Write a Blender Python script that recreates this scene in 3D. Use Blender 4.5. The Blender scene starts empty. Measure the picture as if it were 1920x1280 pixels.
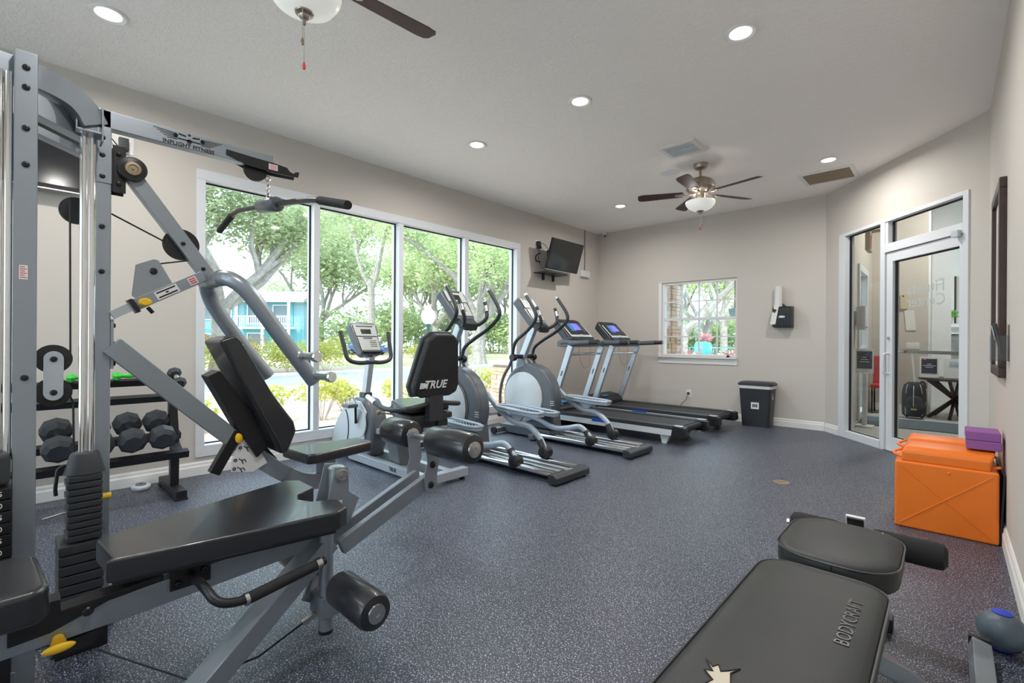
# Fitness room of an apartment community, rebuilt object by object
SKY, SUN, EXPO, LAMP, BOWL = 3.5, 4.0, 0.42, 16.5, 0.6
import bpy, bmesh, math, random
from mathutils import Vector, Matrix, Euler
random.seed(7)
PI = math.pi
scene = bpy.context.scene
COL = scene.collection

# ------------------------------------------------------------------ camera
YAW, ROLL = math.radians(43.0), math.radians(0.35)
cam_data = bpy.data.cameras.new('camera')
cam_data.sensor_width = 36.0
cam_data.lens = 880.0 / 1920.0 * 36.0
cam_data.clip_start, cam_data.clip_end = 0.05, 400
cam = bpy.data.objects.new('camera', cam_data)
COL.objects.link(cam)
_F = Vector((-math.sin(YAW), math.cos(YAW), 0)); _R = Vector((math.cos(YAW), math.sin(YAW), 0)); _U = Vector((0, 0, 1))
_cx = math.cos(ROLL) * _R + math.sin(ROLL) * _U
_cy = -math.sin(ROLL) * _R + math.cos(ROLL) * _U
_m = Matrix((_cx, _cy, -_F)).transposed().to_4x4()
_m.translation = (0, 0, 1.15)
cam.matrix_world = _m
scene.camera = cam

# ------------------------------------------------------------------ sky, sun, exposure
world = bpy.data.worlds.new('sky'); scene.world = world
world.use_nodes = True
_nt = world.node_tree; _nt.nodes.clear()
_out = _nt.nodes.new('ShaderNodeOutputWorld'); _bg = _nt.nodes.new('ShaderNodeBackground')
_bg.inputs['Color'].default_value = (0.70, 0.85, 1.0, 1); _bg.inputs['Strength'].default_value = SKY
_nt.links.new(_bg.outputs[0], _out.inputs[0])
sun_data = bpy.data.lights.new('sun', 'SUN'); sun_data.energy = SUN; sun_data.angle = math.radians(4); sun_data.color = (1.0, 0.95, 0.86)
sun = bpy.data.objects.new('sun', sun_data); COL.objects.link(sun)
sun.rotation_euler = Vector((-0.22, 1.0, -1.25)).to_track_quat('-Z', 'Y').to_euler()
sun.location = (8, -30, 40)
vs = scene.view_settings
vs.view_transform = 'Standard'; vs.look = 'None'; vs.exposure = EXPO; vs.gamma = 1.0; vs.use_curve_mapping = False
scene.cycles.use_denoising = True
scene.cycles.max_bounces = 8; scene.cycles.diffuse_bounces = 5; scene.cycles.transparent_max_bounces = 12
scene.cycles.use_adaptive_sampling = True; scene.cycles.adaptive_threshold = 0.015
scene.cycles.sample_clamp_indirect = 6.0

# ------------------------------------------------------------------ materials
MATS = {}
def mat(name, col=(0.5, 0.5, 0.5), rough=0.5, metal=0.0, spec=0.5, bump=None, var=None, emit=None, coat=0.0):
    """bump=(scale, strength, distance); var=(scale, colour2, amount)"""
    m = bpy.data.materials.new(name); m.use_nodes = True
    nt = m.node_tree; b = nt.nodes['Principled BSDF']
    b.inputs['Base Color'].default_value = (*col, 1)
    b.inputs['Roughness'].default_value = rough
    b.inputs['Metallic'].default_value = metal
    b.inputs['Specular IOR Level'].default_value = spec
    b.inputs['Coat Weight'].default_value = coat
    if emit:
        b.inputs['Emission Color'].default_value = (*emit[0], 1); b.inputs['Emission Strength'].default_value = emit[1]
    if bump or var:
        tc = nt.nodes.new('ShaderNodeTexCoord')
    if var:
        n = nt.nodes.new('ShaderNodeTexNoise'); n.inputs['Scale'].default_value = var[0]; n.inputs['Detail'].default_value = 4
        nt.links.new(tc.outputs['Object'], n.inputs['Vector'])
        r = nt.nodes.new('ShaderNodeValToRGB')
        r.color_ramp.elements[0].position = 0.5 - var[2]; r.color_ramp.elements[1].position = 0.5 + var[2]
        r.color_ramp.elements[0].color = (*col, 1); r.color_ramp.elements[1].color = (*var[1], 1)
        nt.links.new(n.outputs['Fac'], r.inputs[0]); nt.links.new(r.outputs[0], b.inputs['Base Color'])
    if bump:
        n2 = nt.nodes.new('ShaderNodeTexNoise'); n2.inputs['Scale'].default_value = bump[0]; n2.inputs['Detail'].default_value = 3
        nt.links.new(tc.outputs['Object'], n2.inputs['Vector'])
        bp = nt.nodes.new('ShaderNodeBump'); bp.inputs['Strength'].default_value = bump[1]; bp.inputs['Distance'].default_value = bump[2]
        nt.links.new(n2.outputs['Fac'], bp.inputs['Height']); nt.links.new(bp.outputs[0], b.inputs['Normal'])
    MATS[name] = m
    return m

def glass_mat(name, tint=(0.96, 0.98, 0.98), refl=0.08):
    m = bpy.data.materials.new(name); m.use_nodes = True
    nt = m.node_tree; nt.nodes.clear()
    o = nt.nodes.new('ShaderNodeOutputMaterial'); mx = nt.nodes.new('ShaderNodeMixShader')
    t = nt.nodes.new('ShaderNodeBsdfTransparent'); g = nt.nodes.new('ShaderNodeBsdfGlossy')
    lw = nt.nodes.new('ShaderNodeLayerWeight'); lw.inputs['Blend'].default_value = 0.5
    pw = nt.nodes.new('ShaderNodeMath'); pw.operation = 'POWER'; pw.inputs[1].default_value = 5.0
    fr = nt.nodes.new('ShaderNodeMath'); fr.operation = 'MULTIPLY_ADD'; fr.inputs[1].default_value = 0.6; fr.inputs[2].default_value = refl * 0.5
    nt.links.new(lw.outputs['Facing'], pw.inputs[0]); nt.links.new(pw.outputs[0], fr.inputs[0])
    t.inputs['Color'].default_value = (*tint, 1); g.inputs['Roughness'].default_value = 0.02
    nt.links.new(fr.outputs[0], mx.inputs[0]); nt.links.new(t.outputs[0], mx.inputs[1]); nt.links.new(g.outputs[0], mx.inputs[2])
    nt.links.new(mx.outputs[0], o.inputs[0]); MATS[name] = m
    return m

def leaf_mat(name, c1, c2, scale=3.0):
    m = bpy.data.materials.new(name); m.use_nodes = True
    nt = m.node_tree; nt.nodes.clear()
    o = nt.nodes.new('ShaderNodeOutputMaterial'); mx = nt.nodes.new('ShaderNodeMixShader'); mx.inputs[0].default_value = 0.5
    d = nt.nodes.new('ShaderNodeBsdfDiffuse'); t = nt.nodes.new('ShaderNodeBsdfTranslucent')
    tc = nt.nodes.new('ShaderNodeTexCoord'); n = nt.nodes.new('ShaderNodeTexNoise'); n.inputs['Scale'].default_value = scale; n.inputs['Detail'].default_value = 5
    r = nt.nodes.new('ShaderNodeValToRGB'); r.color_ramp.elements[0].position = 0.35; r.color_ramp.elements[1].position = 0.65
    r.color_ramp.elements[0].color = (*c1, 1); r.color_ramp.elements[1].color = (*c2, 1)
    nt.links.new(tc.outputs['Object'], n.inputs['Vector']); nt.links.new(n.outputs['Fac'], r.inputs[0])
    nt.links.new(r.outputs[0], d.inputs[0]); nt.links.new(r.outputs[0], t.inputs[0])
    nt.links.new(d.outputs[0], mx.inputs[1]); nt.links.new(t.outputs[0], mx.inputs[2]); nt.links.new(mx.outputs[0], o.inputs[0])
    MATS[name] = m

def rubber_floor():
    m = bpy.data.materials.new('speckled_rubber'); m.use_nodes = True
    nt = m.node_tree; b = nt.nodes['Principled BSDF']; L = nt.links.new
    tc = nt.nodes.new('ShaderNodeTexCoord')
    base = nt.nodes.new('ShaderNodeTexNoise'); base.inputs['Scale'].default_value = 1.3; base.inputs['Detail'].default_value = 6
    L(tc.outputs['Object'], base.inputs['Vector'])
    r0 = nt.nodes.new('ShaderNodeValToRGB'); r0.color_ramp.elements[0].position = 0.35; r0.color_ramp.elements[1].position = 0.7
    r0.color_ramp.elements[0].color = (0.021, 0.027, 0.046, 1); r0.color_ramp.elements[1].color = (0.032, 0.040, 0.066, 1)
    L(base.outputs['Fac'], r0.inputs[0])
    prev = r0.outputs[0]
    for scale, th, colr, seed in ((210, 0.61, (0.62, 0.64, 0.72), 0.0), (150, 0.655, (0.58, 0.56, 0.56), 13.0), (230, 0.63, (0.17, 0.21, 0.33), 31.0), (160, 0.71, (0.38, 0.24, 0.16), 47.0), (260, 0.62, (0.012, 0.013, 0.018), 63.0)):
        mp = nt.nodes.new('ShaderNodeMapping'); mp.inputs['Location'].default_value = (seed, seed * 1.7, 0); mp.inputs['Scale'].default_value = (1, 0.75, 1)
        L(tc.outputs['Object'], mp.inputs['Vector'])
        n = nt.nodes.new('ShaderNodeTexNoise'); n.inputs['Scale'].default_value = scale; n.inputs['Detail'].default_value = 1.5; n.inputs['Roughness'].default_value = 0.6
        L(mp.outputs[0], n.inputs['Vector'])
        rr = nt.nodes.new('ShaderNodeValToRGB'); rr.color_ramp.elements[0].position = th; rr.color_ramp.elements[1].position = th + 0.03
        L(n.outputs['Fac'], rr.inputs[0])
        mx = nt.nodes.new('ShaderNodeMix'); mx.data_type = 'RGBA'
        mx.inputs[7].default_value = (*colr, 1)
        L(rr.outputs[0], mx.inputs[0]); L(prev, mx.inputs[6]); prev = mx.outputs[2]
    L(prev, b.inputs['Base Color'])
    b.inputs['Roughness'].default_value = 0.42; b.inputs['Specular IOR Level'].default_value = 0.5
    bn = nt.nodes.new('ShaderNodeTexNoise'); bn.inputs['Scale'].default_value = 160
    L(tc.outputs['Object'], bn.inputs['Vector'])
    bp = nt.nodes.new('ShaderNodeBump'); bp.inputs['Strength'].default_value = 0.25; bp.inputs['Distance'].default_value = 0.002
    L(bn.outputs['Fac'], bp.inputs['Height']); L(bp.outputs[0], b.inputs['Normal'])
    MATS['speckled_rubber'] = m

def knockdown_ceiling():
    m = bpy.data.materials.new('knockdown_plaster'); m.use_nodes = True
    nt = m.node_tree; b = nt.nodes['Principled BSDF']; L = nt.links.new
    b.inputs['Base Color'].default_value = (0.97, 0.93, 0.89, 1); b.inputs['Roughness'].default_value = 0.9; b.inputs['Specular IOR Level'].default_value = 0.1
    tc = nt.nodes.new('ShaderNodeTexCoord')
    mp = nt.nodes.new('ShaderNodeMapping'); mp.inputs['Scale'].default_value = (0.7, 1.2, 1); L(tc.outputs['Object'], mp.inputs['Vector'])
    n = nt.nodes.new('ShaderNodeTexNoise'); n.inputs['Scale'].default_value = 26; n.inputs['Detail'].default_value = 5; n.inputs['Distortion'].default_value = 1.2
    L(mp.outputs[0], n.inputs['Vector'])
    r = nt.nodes.new('ShaderNodeValToRGB'); r.color_ramp.elements[0].position = 0.44; r.color_ramp.elements[1].position = 0.56
    L(n.outputs['Fac'], r.inputs[0])
    bp = nt.nodes.new('ShaderNodeBump'); bp.inputs['Strength'].default_value = 0.35; bp.inputs['Distance'].default_value = 0.006
    L(r.outputs[0], bp.inputs['Height']); L(bp.outputs[0], b.inputs['Normal'])
    MATS['knockdown_plaster'] = m

rubber_floor(); knockdown_ceiling()
mat('wall_paint', (0.60, 0.562, 0.515), 0.75, spec=0.25, bump=(60, 0.06, 0.002))
mat('trim_white', (0.80, 0.795, 0.78), 0.45, spec=0.4)
mat('frame_white', (0.72, 0.74, 0.77), 0.4, spec=0.4)
mat('gasket_black', (0.012, 0.012, 0.014), 0.6)
glass_mat('window_glass', (0.93, 0.97, 0.97), 0.09)
glass_mat('door_glass', (0.90, 0.93, 0.92), 0.07)
glass_mat('acrylic', (0.86, 0.87, 0.88), 0.10)
mat('gym_silver', (0.30, 0.335, 0.375), 0.36, metal=0.55, spec=0.5, bump=(500, 0.04, 0.0004), coat=0.15)
mat('machine_silver', (0.50, 0.545, 0.60), 0.34, metal=0.5, spec=0.5)
mat('machine_blue_grey', (0.40, 0.46, 0.53), 0.38, metal=0.25)
mat('pale_plastic', (0.55, 0.59, 0.62), 0.38)
mat('mid_grey_plastic', (0.095, 0.108, 0.122), 0.34)
mat('dark_plastic', (0.028, 0.031, 0.036), 0.42)
mat('black_plastic', (0.010, 0.010, 0.012), 0.38)
mat('black_metal', (0.014, 0.014, 0.017), 0.4, metal=0.2)
mat('black_rubber', (0.016, 0.016, 0.018), 0.7)
mat('chrome', (0.86, 0.86, 0.87), 0.08, metal=1.0)
mat('satin_steel', (0.62, 0.62, 0.62), 0.25, metal=1.0)
mat('vinyl_black', (0.018, 0.019, 0.023), 0.29, spec=0.6, bump=(220, 0.12, 0.0008), coat=0.25)
mat('vinyl_grey', (0.020, 0.021, 0.023), 0.46, spec=0.4, bump=(200, 0.12, 0.0008), var=(6, (0.028, 0.029, 0.030), 0.2))
mat('foam_black', (0.013, 0.013, 0.015), 0.8)
mat('foam_lining', (0.62, 0.56, 0.45), 0.9)
mat('weight_iron', (0.040, 0.045, 0.052), 0.55, metal=0.1)
mat('yellow_plastic', (0.85, 0.52, 0.02), 0.4)
mat('sticker_white', (0.78, 0.77, 0.77), 0.5)
mat('print_black', (0.012, 0.012, 0.016), 0.6)
mat('print_red', (0.55, 0.09, 0.09), 0.6)
mat('print_white', (0.80, 0.81, 0.82), 0.5)
mat('print_grey', (0.32, 0.33, 0.34), 0.5)
mat('console_face', (0.42, 0.45, 0.43), 0.4)
mat('lcd_dark', (0.02, 0.024, 0.022), 0.15)
mat('screen_black', (0.008, 0.009, 0.011), 0.12, spec=0.6)
mat('screen_blue', (0.02, 0.03, 0.1), 0.3, emit=((0.22, 0.18, 1.0), 0.9))
mat('screen_cyan', (0.02, 0.05, 0.1), 0.3, emit=((0.04, 0.28, 0.75), 0.5))
mat('accent_blue', (0.02, 0.22, 0.55), 0.4)
mat('logo_blue', (0.02, 0.08, 0.45), 0.4)
mat('belt_black', (0.018, 0.018, 0.020), 0.6, bump=(300, 0.1, 0.0005))
mat('orange_vinyl', (0.93, 0.215, 0.016), 0.36, spec=0.5, bump=(14, 0.10, 0.004), var=(4, (0.82, 0.175, 0.012), 0.3))
mat('purple_foam', (0.27, 0.10, 0.32), 0.85, bump=(90, 0.25, 0.002))
mat('walnut_blade', (0.050, 0.016, 0.020), 0.55, spec=0.3, var=(9, (0.085, 0.032, 0.040), 0.3))
mat('brushed_nickel', (0.40, 0.34, 0.29), 0.32, metal=0.85)
mat('bowl_glass', (0.80, 0.82, 0.78), 0.3, emit=((1.0, 0.98, 0.93), 0.25))  # slight glow put into the material to mimic lit glass
mat('lamp_lens', (0.9, 0.9, 0.9), 0.4, emit=((1.0, 0.97, 0.93), 6.0))
mat('dark_wood', (0.030, 0.014, 0.010), 0.4, var=(16, (0.05, 0.024, 0.016), 0.3))
mat('green_vinyl', (0.05, 0.62, 0.06), 0.5)
mat('brass_bronze', (0.32, 0.25, 0.17), 0.45, metal=0.6)
mat('paper_white', (0.74, 0.73, 0.71), 0.7)
mat('ball_rubber', (0.09, 0.12, 0.15), 0.4, bump=(40, 0.5, 0.004))
mat('ball_blue', (0.02, 0.05, 0.5), 0.5)
mat('poster_navy', (0.025, 0.03, 0.07), 0.5)
mat('pink_print', (0.75, 0.32, 0.34), 0.5)
mat('cyan_print', (0.01, 0.30, 0.62), 0.5)
mat('pot_white', (0.75, 0.75, 0.73), 0.5)
mat('bag_fabric', (0.020, 0.022, 0.028), 0.8, bump=(120, 0.2, 0.002))
mat('bag_cord', (0.50, 0.52, 0.50), 0.7)
mat('bag_gold', (0.55, 0.42, 0.16), 0.5)
mat('lobby_wall', (0.58, 0.53, 0.47), 0.8)
mat('lobby_white', (0.82, 0.83, 0.85), 0.7)
mat('lobby_plank', (0.42, 0.41, 0.39), 0.4, var=(3, (0.52, 0.51, 0.49), 0.25))
mat('mat_grey', (0.085, 0.10, 0.115), 0.9)
mat('fire_stone', (0.30, 0.30, 0.29), 0.8, var=(5, (0.18, 0.18, 0.17), 0.2))
mat('red_fabric', (0.55, 0.035, 0.03), 0.6)
mat('exit_cream', (0.60, 0.50, 0.36), 0.5)
# outdoors
mat('asphalt', (0.24, 0.26, 0.30), 0.9, var=(2, (0.29, 0.31, 0.35), 0.3))
mat('kerb_concrete', (0.62, 0.60, 0.56), 0.9)
mat('mulch', (0.36, 0.27, 0.21), 0.95, bump=(14, 1.0, 0.05), var=(22, (0.60, 0.48, 0.41), 0.12))
mat('bounce_pale', (0.74, 0.73, 0.70), 0.9)
mat('dry_lawn', (0.44, 0.37, 0.26), 0.95, var=(1.2, (0.38, 0.38, 0.20), 0.25))
mat('bark', (0.26, 0.23, 0.21), 0.9, bump=(9, 0.8, 0.05), var=(5, (0.42, 0.38, 0.35), 0.2))
mat('bark_pink', (0.42, 0.31, 0.26), 0.9, var=(5, (0.50, 0.38, 0.32), 0.2))
leaf_mat('leaf_oak', (0.36, 0.43, 0.25), (0.62, 0.68, 0.42), 1.2)
leaf_mat('leaf_fresh', (0.42, 0.51, 0.27), (0.68, 0.75, 0.44), 1.0)
leaf_mat('leaf_blue', (0.36, 0.44, 0.36), (0.60, 0.68, 0.56), 1.0)
leaf_mat('leaf_hedge', (0.42, 0.45, 0.10), (0.68, 0.64, 0.22), 5.0)
leaf_mat('leaf_orange', (0.50, 0.24, 0.06), (0.58, 0.36, 0.13), 5.0)
leaf_mat('leaf_red', (0.58, 0.14, 0.16), (0.72, 0.38, 0.36), 9.0)
leaf_mat('leaf_pot', (0.10, 0.34, 0.06), (0.30, 0.58, 0.16), 20.0)
mat('siding_blue', (0.25, 0.46, 0.55), 0.8)
mat('siding_pale', (0.34, 0.52, 0.63), 0.8)
mat('siding_teal', (0.12, 0.36, 0.43), 0.8)
mat('house_trim', (0.74, 0.77, 0.80), 0.7)
mat('house_glass', (0.14, 0.19, 0.22), 0.2)
mat('roof_grey', (0.36, 0.38, 0.42), 0.9)
mat('globe_white', (0.85, 0.85, 0.85), 0.4)
mat('post_green', (0.03, 0.08, 0.09), 0.5)
mat('stone_tan', (0.52, 0.38, 0.27), 0.9, var=(6, (0.66, 0.54, 0.42), 0.25))
mat('stone_rust', (0.50, 0.30, 0.20), 0.9, var=(6, (0.62, 0.42, 0.30), 0.25))
mat('stone_joint', (0.46, 0.42, 0.37), 0.95)
mat('planter_cyan', (0.10, 0.48, 0.62), 0.35)
mat('fence_green', (0.10, 0.33, 0.31), 0.6)
mat('car_blue', (0.04, 0.09, 0.30), 0.3)

# ------------------------------------------------------------------ mesh helpers
def V(*a): return Vector(a)
def fillet(pts, rad, k=5):
    """round the inner corners of a polyline"""
    P = [Vector(p) for p in pts]; out = [P[0]]
    for i in range(1, len(P) - 1):
        a, b, c = P[i - 1], P[i], P[i + 1]
        r = min(rad, (a - b).length * 0.48, (c - b).length * 0.48)
        s, e = b + (a - b).normalized() * r, b + (c - b).normalized() * r
        for j in range(k + 1):
            t = j / k
            out.append(s * (1 - t) ** 2 + b * (2 * t * (1 - t)) + e * t * t)
    out.append(P[-1])
    return out
def spline(pts, k=6):
    P = [Vector(p) for p in pts]
    Q = [P[0] * 2 - P[1]] + P + [P[-1] * 2 - P[-2]]
    out = []
    for i in range(1, len(Q) - 2):
        p0, p1, p2, p3 = Q[i - 1:i + 3]
        for j in range(k):
            t = j / k
            out.append(0.5 * ((2 * p1) + (p2 - p0) * t + (2 * p0 - 5 * p1 + 4 * p2 - p3) * t * t + (3 * p1 - p0 - 3 * p2 + p3) * t ** 3))
    out.append(P[-1])
    return out

class B:
    def __init__(s): s.v = []; s.f = []
    def add(s, vs, fs):
        o = len(s.v); s.v += [tuple(x) for x in vs]; s.f += [tuple(i + o for i in f) for f in fs]; return s
    def box(s, lo, hi):
        (a, b, c), (d, e, f) = lo, hi
        return s.add([(a, b, c), (d, b, c), (d, e, c), (a, e, c), (a, b, f), (d, b, f), (d, e, f), (a, e, f)],
                     [(0, 3, 2, 1), (4, 5, 6, 7), (0, 1, 5, 4), (1, 2, 6, 5), (2, 3, 7, 6), (3, 0, 4, 7)])
    def cbox(s, c, size, rot=(0, 0, 0)):
        M = Euler(rot).to_matrix(); c = Vector(c); h = Vector(size) / 2
        co = [(-1, -1, -1), (1, -1, -1), (1, 1, -1), (-1, 1, -1), (-1, -1, 1), (1, -1, 1), (1, 1, 1), (-1, 1, 1)]
        return s.add([c + M @ Vector((x * h.x, y * h.y, z * h.z)) for x, y, z in co],
                     [(0, 3, 2, 1), (4, 5, 6, 7), (0, 1, 5, 4), (1, 2, 6, 5), (2, 3, 7, 6), (3, 0, 4, 7)])
    def sweep(s, pts, prof, up=(0, 0, 1), caps=True, scales=None, closed=False):
        P = [Vector(p) for p in pts]; n = len(P); m = len(prof); up = Vector(up); rings = []
        nrm = None
        for i in range(n):
            if closed: t = P[(i + 1) % n] - P[i - 1]
            else: t = P[min(i + 1, n - 1)] - P[max(i - 1, 0)]
            t.normalize()
            if nrm is None:
                nrm = up - t * up.dot(t)
                if nrm.length < 1e-4: nrm = Vector((0, 1, 0)) - t * t.y
                if nrm.length < 1e-4: nrm = Vector((1, 0, 0)) - t * t.x
            else:
                nrm = nrm - t * nrm.dot(t)
            nrm.normalize(); bn = t.cross(nrm); k = scales[i] if scales else 1.0
            rings += [P[i] + bn * (x * k) + nrm * (y * k) for x, y in prof]
        F = []
        for i in range(n if closed else n - 1):
            for j in range(m):
                a, b2 = i * m + j, i * m + (j + 1) % m
                c, d = ((i + 1) % n) * m + (j + 1) % m, ((i + 1) % n) * m + j
                F.append((a, b2, c, d))
        if caps and not closed:
            F.append(tuple(range(m - 1, -1, -1))); F.append(tuple((n - 1) * m + j for j in range(m)))
        return s.add(rings, F)
    def tube(s, pts, r, n=12, scales=None, closed=False, caps=True):
        return s.sweep(pts, [(r * math.cos(2 * PI * j / n), r * math.sin(2 * PI * j / n)) for j in range(n)], scales=scales, closed=closed, caps=caps)
    def beam(s, pts, w, h, up=(0, 0, 1)):
        return s.sweep(pts, [(-w / 2, -h / 2), (w / 2, -h / 2), (w / 2, h / 2), (-w / 2, h / 2)], up=up)
    def oval(s, pts, w, h, up=(0, 0, 1), n=14, scales=None):
        return s.sweep(pts, [(w / 2 * math.cos(2 * PI * j / n), h / 2 * math.sin(2 * PI * j / n)) for j in range(n)], up=up, scales=scales)
    def cyl(s, p0, p1, r0, r1=None, n=20):
        r1 = r0 if r1 is None else r1; p0, p1 = Vector(p0), Vector(p1); t = (p1 - p0).normalized()
        a = Vector((0, 0, 1)) if abs(t.z) < 0.9 else Vector((1, 0, 0)); u = t.cross(a).normalized(); w = t.cross(u)
        vs = [p + (u * math.cos(2 * PI * j / n) + w * math.sin(2 * PI * j / n)) * r for p, r in ((p0, r0), (p1, r1)) for j in range(n)]
        return s.add(vs, [(j, (j + 1) % n, n + (j + 1) % n, n + j) for j in range(n)] + [tuple(range(n - 1, -1, -1)), tuple(range(n, 2 * n))])
    def lathe(s, prof, c=(0, 0, 0), axis=(0, 0, 1), n=24, sx=1.0, sy=1.0):
        """prof = [(radius, along)]"""
        t = Vector(axis).normalized(); a = Vector((0, 0, 1)) if abs(t.z) < 0.9 else Vector((1, 0, 0))
        u = t.cross(a).normalized(); w = t.cross(u); c = Vector(c); vs = []; F = []
        for r, h in prof:
            vs += [c + t * h + u * (math.cos(2 * PI * j / n) * r * sx) + w * (math.sin(2 * PI * j / n) * r * sy) for j in range(n)]
        for i in range(len(prof) - 1):
            F += [(i * n + j, i * n + (j + 1) % n, (i + 1) * n + (j + 1) % n, (i + 1) * n + j) for j in range(n)]
        F.append(tuple(range(n - 1, -1, -1))); F.append(tuple((len(prof) - 1) * n + j for j in range(n)))
        return s.add(vs, F)
    def prism(s, poly, vec):
        """poly = list of 3D points, extruded by vec"""
        P = [Vector(p) for p in poly]; v = Vector(vec); n = len(P)
        return s.add(P + [p + v for p in P], [tuple(range(n - 1, -1, -1)), tuple(range(n, 2 * n))] + [(j, (j + 1) % n, n + (j + 1) % n, n + j) for j in range(n)])
    def ball(s, c, r, n=16, k=10, sc=(1, 1, 1)):
        c = Vector(c); vs = [c + Vector((0, 0, -r * sc[2]))]; F = []
        for i in range(1, k):
            a = -PI / 2 + PI * i / k
            vs += [c + Vector((r * math.cos(a) * math.cos(2 * PI * j / n) * sc[0], r * math.cos(a) * math.sin(2 * PI * j / n) * sc[1], r * math.sin(a) * sc[2])) for j in range(n)]
        vs.append(c + Vector((0, 0, r * sc[2]))); top = len(vs) - 1
        F += [(0, 1 + (j + 1) % n, 1 + j) for j in range(n)]
        for i in range(k - 2):
            F += [(1 + i * n + j, 1 + i * n + (j + 1) % n, 1 + (i + 1) * n + (j + 1) % n, 1 + (i + 1) * n + j) for j in range(n)]
        F += [(top, 1 + (k - 2) * n + j, 1 + (k - 2) * n + (j + 1) % n) for j in range(n)]
        return s.add(vs, F)
    def ring(s, c, r, t, axis=(0, 0, 1), n=24):
        ax = Vector(axis).normalized(); a = Vector((0, 0, 1)) if abs(ax.z) < 0.9 else Vector((1, 0, 0)); u = ax.cross(a).normalized(); w = ax.cross(u)
        return s.tube([Vector(c) + (u * math.cos(2 * PI * j / n) + w * math.sin(2 * PI * j / n)) * r for j in range(n)], t, 8, closed=True)
    def mesh(s, name, bevel=0.0, seg=2, smooth=True, ang=38):
        me = bpy.data.meshes.new(name); me.from_pydata(s.v, [], s.f)
        bm = bmesh.new(); bm.from_mesh(me)
        bmesh.ops.recalc_face_normals(bm, faces=bm.faces)
        if bevel > 0:
            ed = [e for e in bm.edges if len(e.link_faces) == 2 and e.calc_face_angle(0) > math.radians(32)]
            bmesh.ops.bevel(bm, geom=ed, offset=bevel, segments=seg, profile=0.5, affect='EDGES', clamp_overlap=True)
        bm.to_mesh(me); bm.free()
        if smooth:
            me.polygons.foreach_set('use_smooth', [True] * len(me.polygons))
            me.set_sharp_from_angle(angle=math.radians(ang))
        return me

def put(name, b, m, parent=None, bevel=0.0, seg=2, smooth=True, loc=None, rot=None, ang=38):
    me = b.mesh(name, bevel, seg, smooth, ang) if isinstance(b, B) else b
    if m and not me.materials: me.materials.append(MATS[m])
    o = bpy.data.objects.new(name, me); COL.objects.link(o)
    if bevel > 0 and smooth:
        wn = o.modifiers.new('weighted_normal', 'WEIGHTED_NORMAL'); wn.keep_sharp = True; wn.weight = 60
    if parent is not None: o.parent = parent
    if loc is not None: o.location = loc
    if rot is not None: o.rotation_euler = rot
    return o
def tag(o, label, cat, group=None):
    o['label'] = label; o['category'] = cat
    if group: o['group'] = group
    return o
def thing(name, label, cat, loc=(0, 0, 0), rotz=0.0, group=None):
    o = bpy.data.objects.new(name, None); COL.objects.link(o); o.empty_display_size = 0.05
    o.location = loc; o.rotation_euler = (0, 0, rotz)
    return tag(o, label, cat, group)
def struct(name, b, m, parent=None, **kw):
    o = put(name, b, m, parent, **kw)
    if parent is None: o['kind'] = 'structure'
    return o
def dup(root, loc, rotz, label, group=None):
    def cp(o, par):
        c = o.copy(); COL.objects.link(c)
        if par is not None: c.parent = par
        return c
    kids = {}
    for o in bpy.data.objects:
        if o.parent: kids.setdefault(o.parent.name, []).append(o)
    r = cp(root, None); r.location = loc; r.rotation_euler = (0, 0, rotz); r['label'] = label
    if group: r['group'] = group
    for ch in kids.get(root.name, []):
        c = cp(ch, r)
        for g in kids.get(ch.name, []): cp(g, c)
    return r
_fonts = {}
def text_mesh(txt, size, depth=0.001, shear=0.0, bold=0.0):
    cu = bpy.data.curves.new('lettering', 'FONT'); cu.body = txt; cu.size = size; cu.extrude = depth; cu.align_x = 'CENTER'; cu.align_y = 'CENTER'
    cu.shear = shear; cu.offset = bold; cu.resolution_u = 2
    o = bpy.data.objects.new('lettering', cu); COL.objects.link(o)
    bpy.context.view_layer.update()
    me = bpy.data.meshes.new_from_object(o.evaluated_get(bpy.context.evaluated_depsgraph_get()))
    bpy.data.objects.remove(o); bpy.data.curves.remove(cu); me.name = 'lettering'
    me.materials.clear()
    return me
def lettering(txt, size, m, parent, origin, xdir, ydir, **kw):
    me = text_mesh(txt, size, **kw); x, y = Vector(xdir).normalized(), Vector(ydir).normalized(); z = x.cross(y)
    M = Matrix((x, y, z)).transposed().to_4x4(); M.translation = Vector(origin); me.transform(M)
    return put('lettering', me, m, parent)

# ------------------------------------------------------------------ the room
CE = 3.10                                  # ceiling height
WL, WR, WB, WF = -4.67, 0.24, 7.31, -3.4   # left, right, back, front wall faces
DA, DB = V(-1.19, 7.31, 0), V(0.24, 5.56, 0)
DLEN = (DB - DA).length
DROT = math.atan2((DB - DA).y, (DB - DA).x)
FLOORPOLY = [(WL - .16, WF - .16), (WR + .15, WF - .16), (WR + .15, 5.62), (-1.14, 7.40), (-1.14, WB + .14), (WL - .16, WB + .14)]
struct('floor', B().prism([(x, y, -0.06) for x, y in FLOORPOLY], (0, 0, 0.06)), 'speckled_rubber', smooth=False)
struct('ceiling', B().prism([(x, y, CE) for x, y in FLOORPOLY], (0, 0, 0.15)), 'knockdown_plaster', smooth=False)

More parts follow.
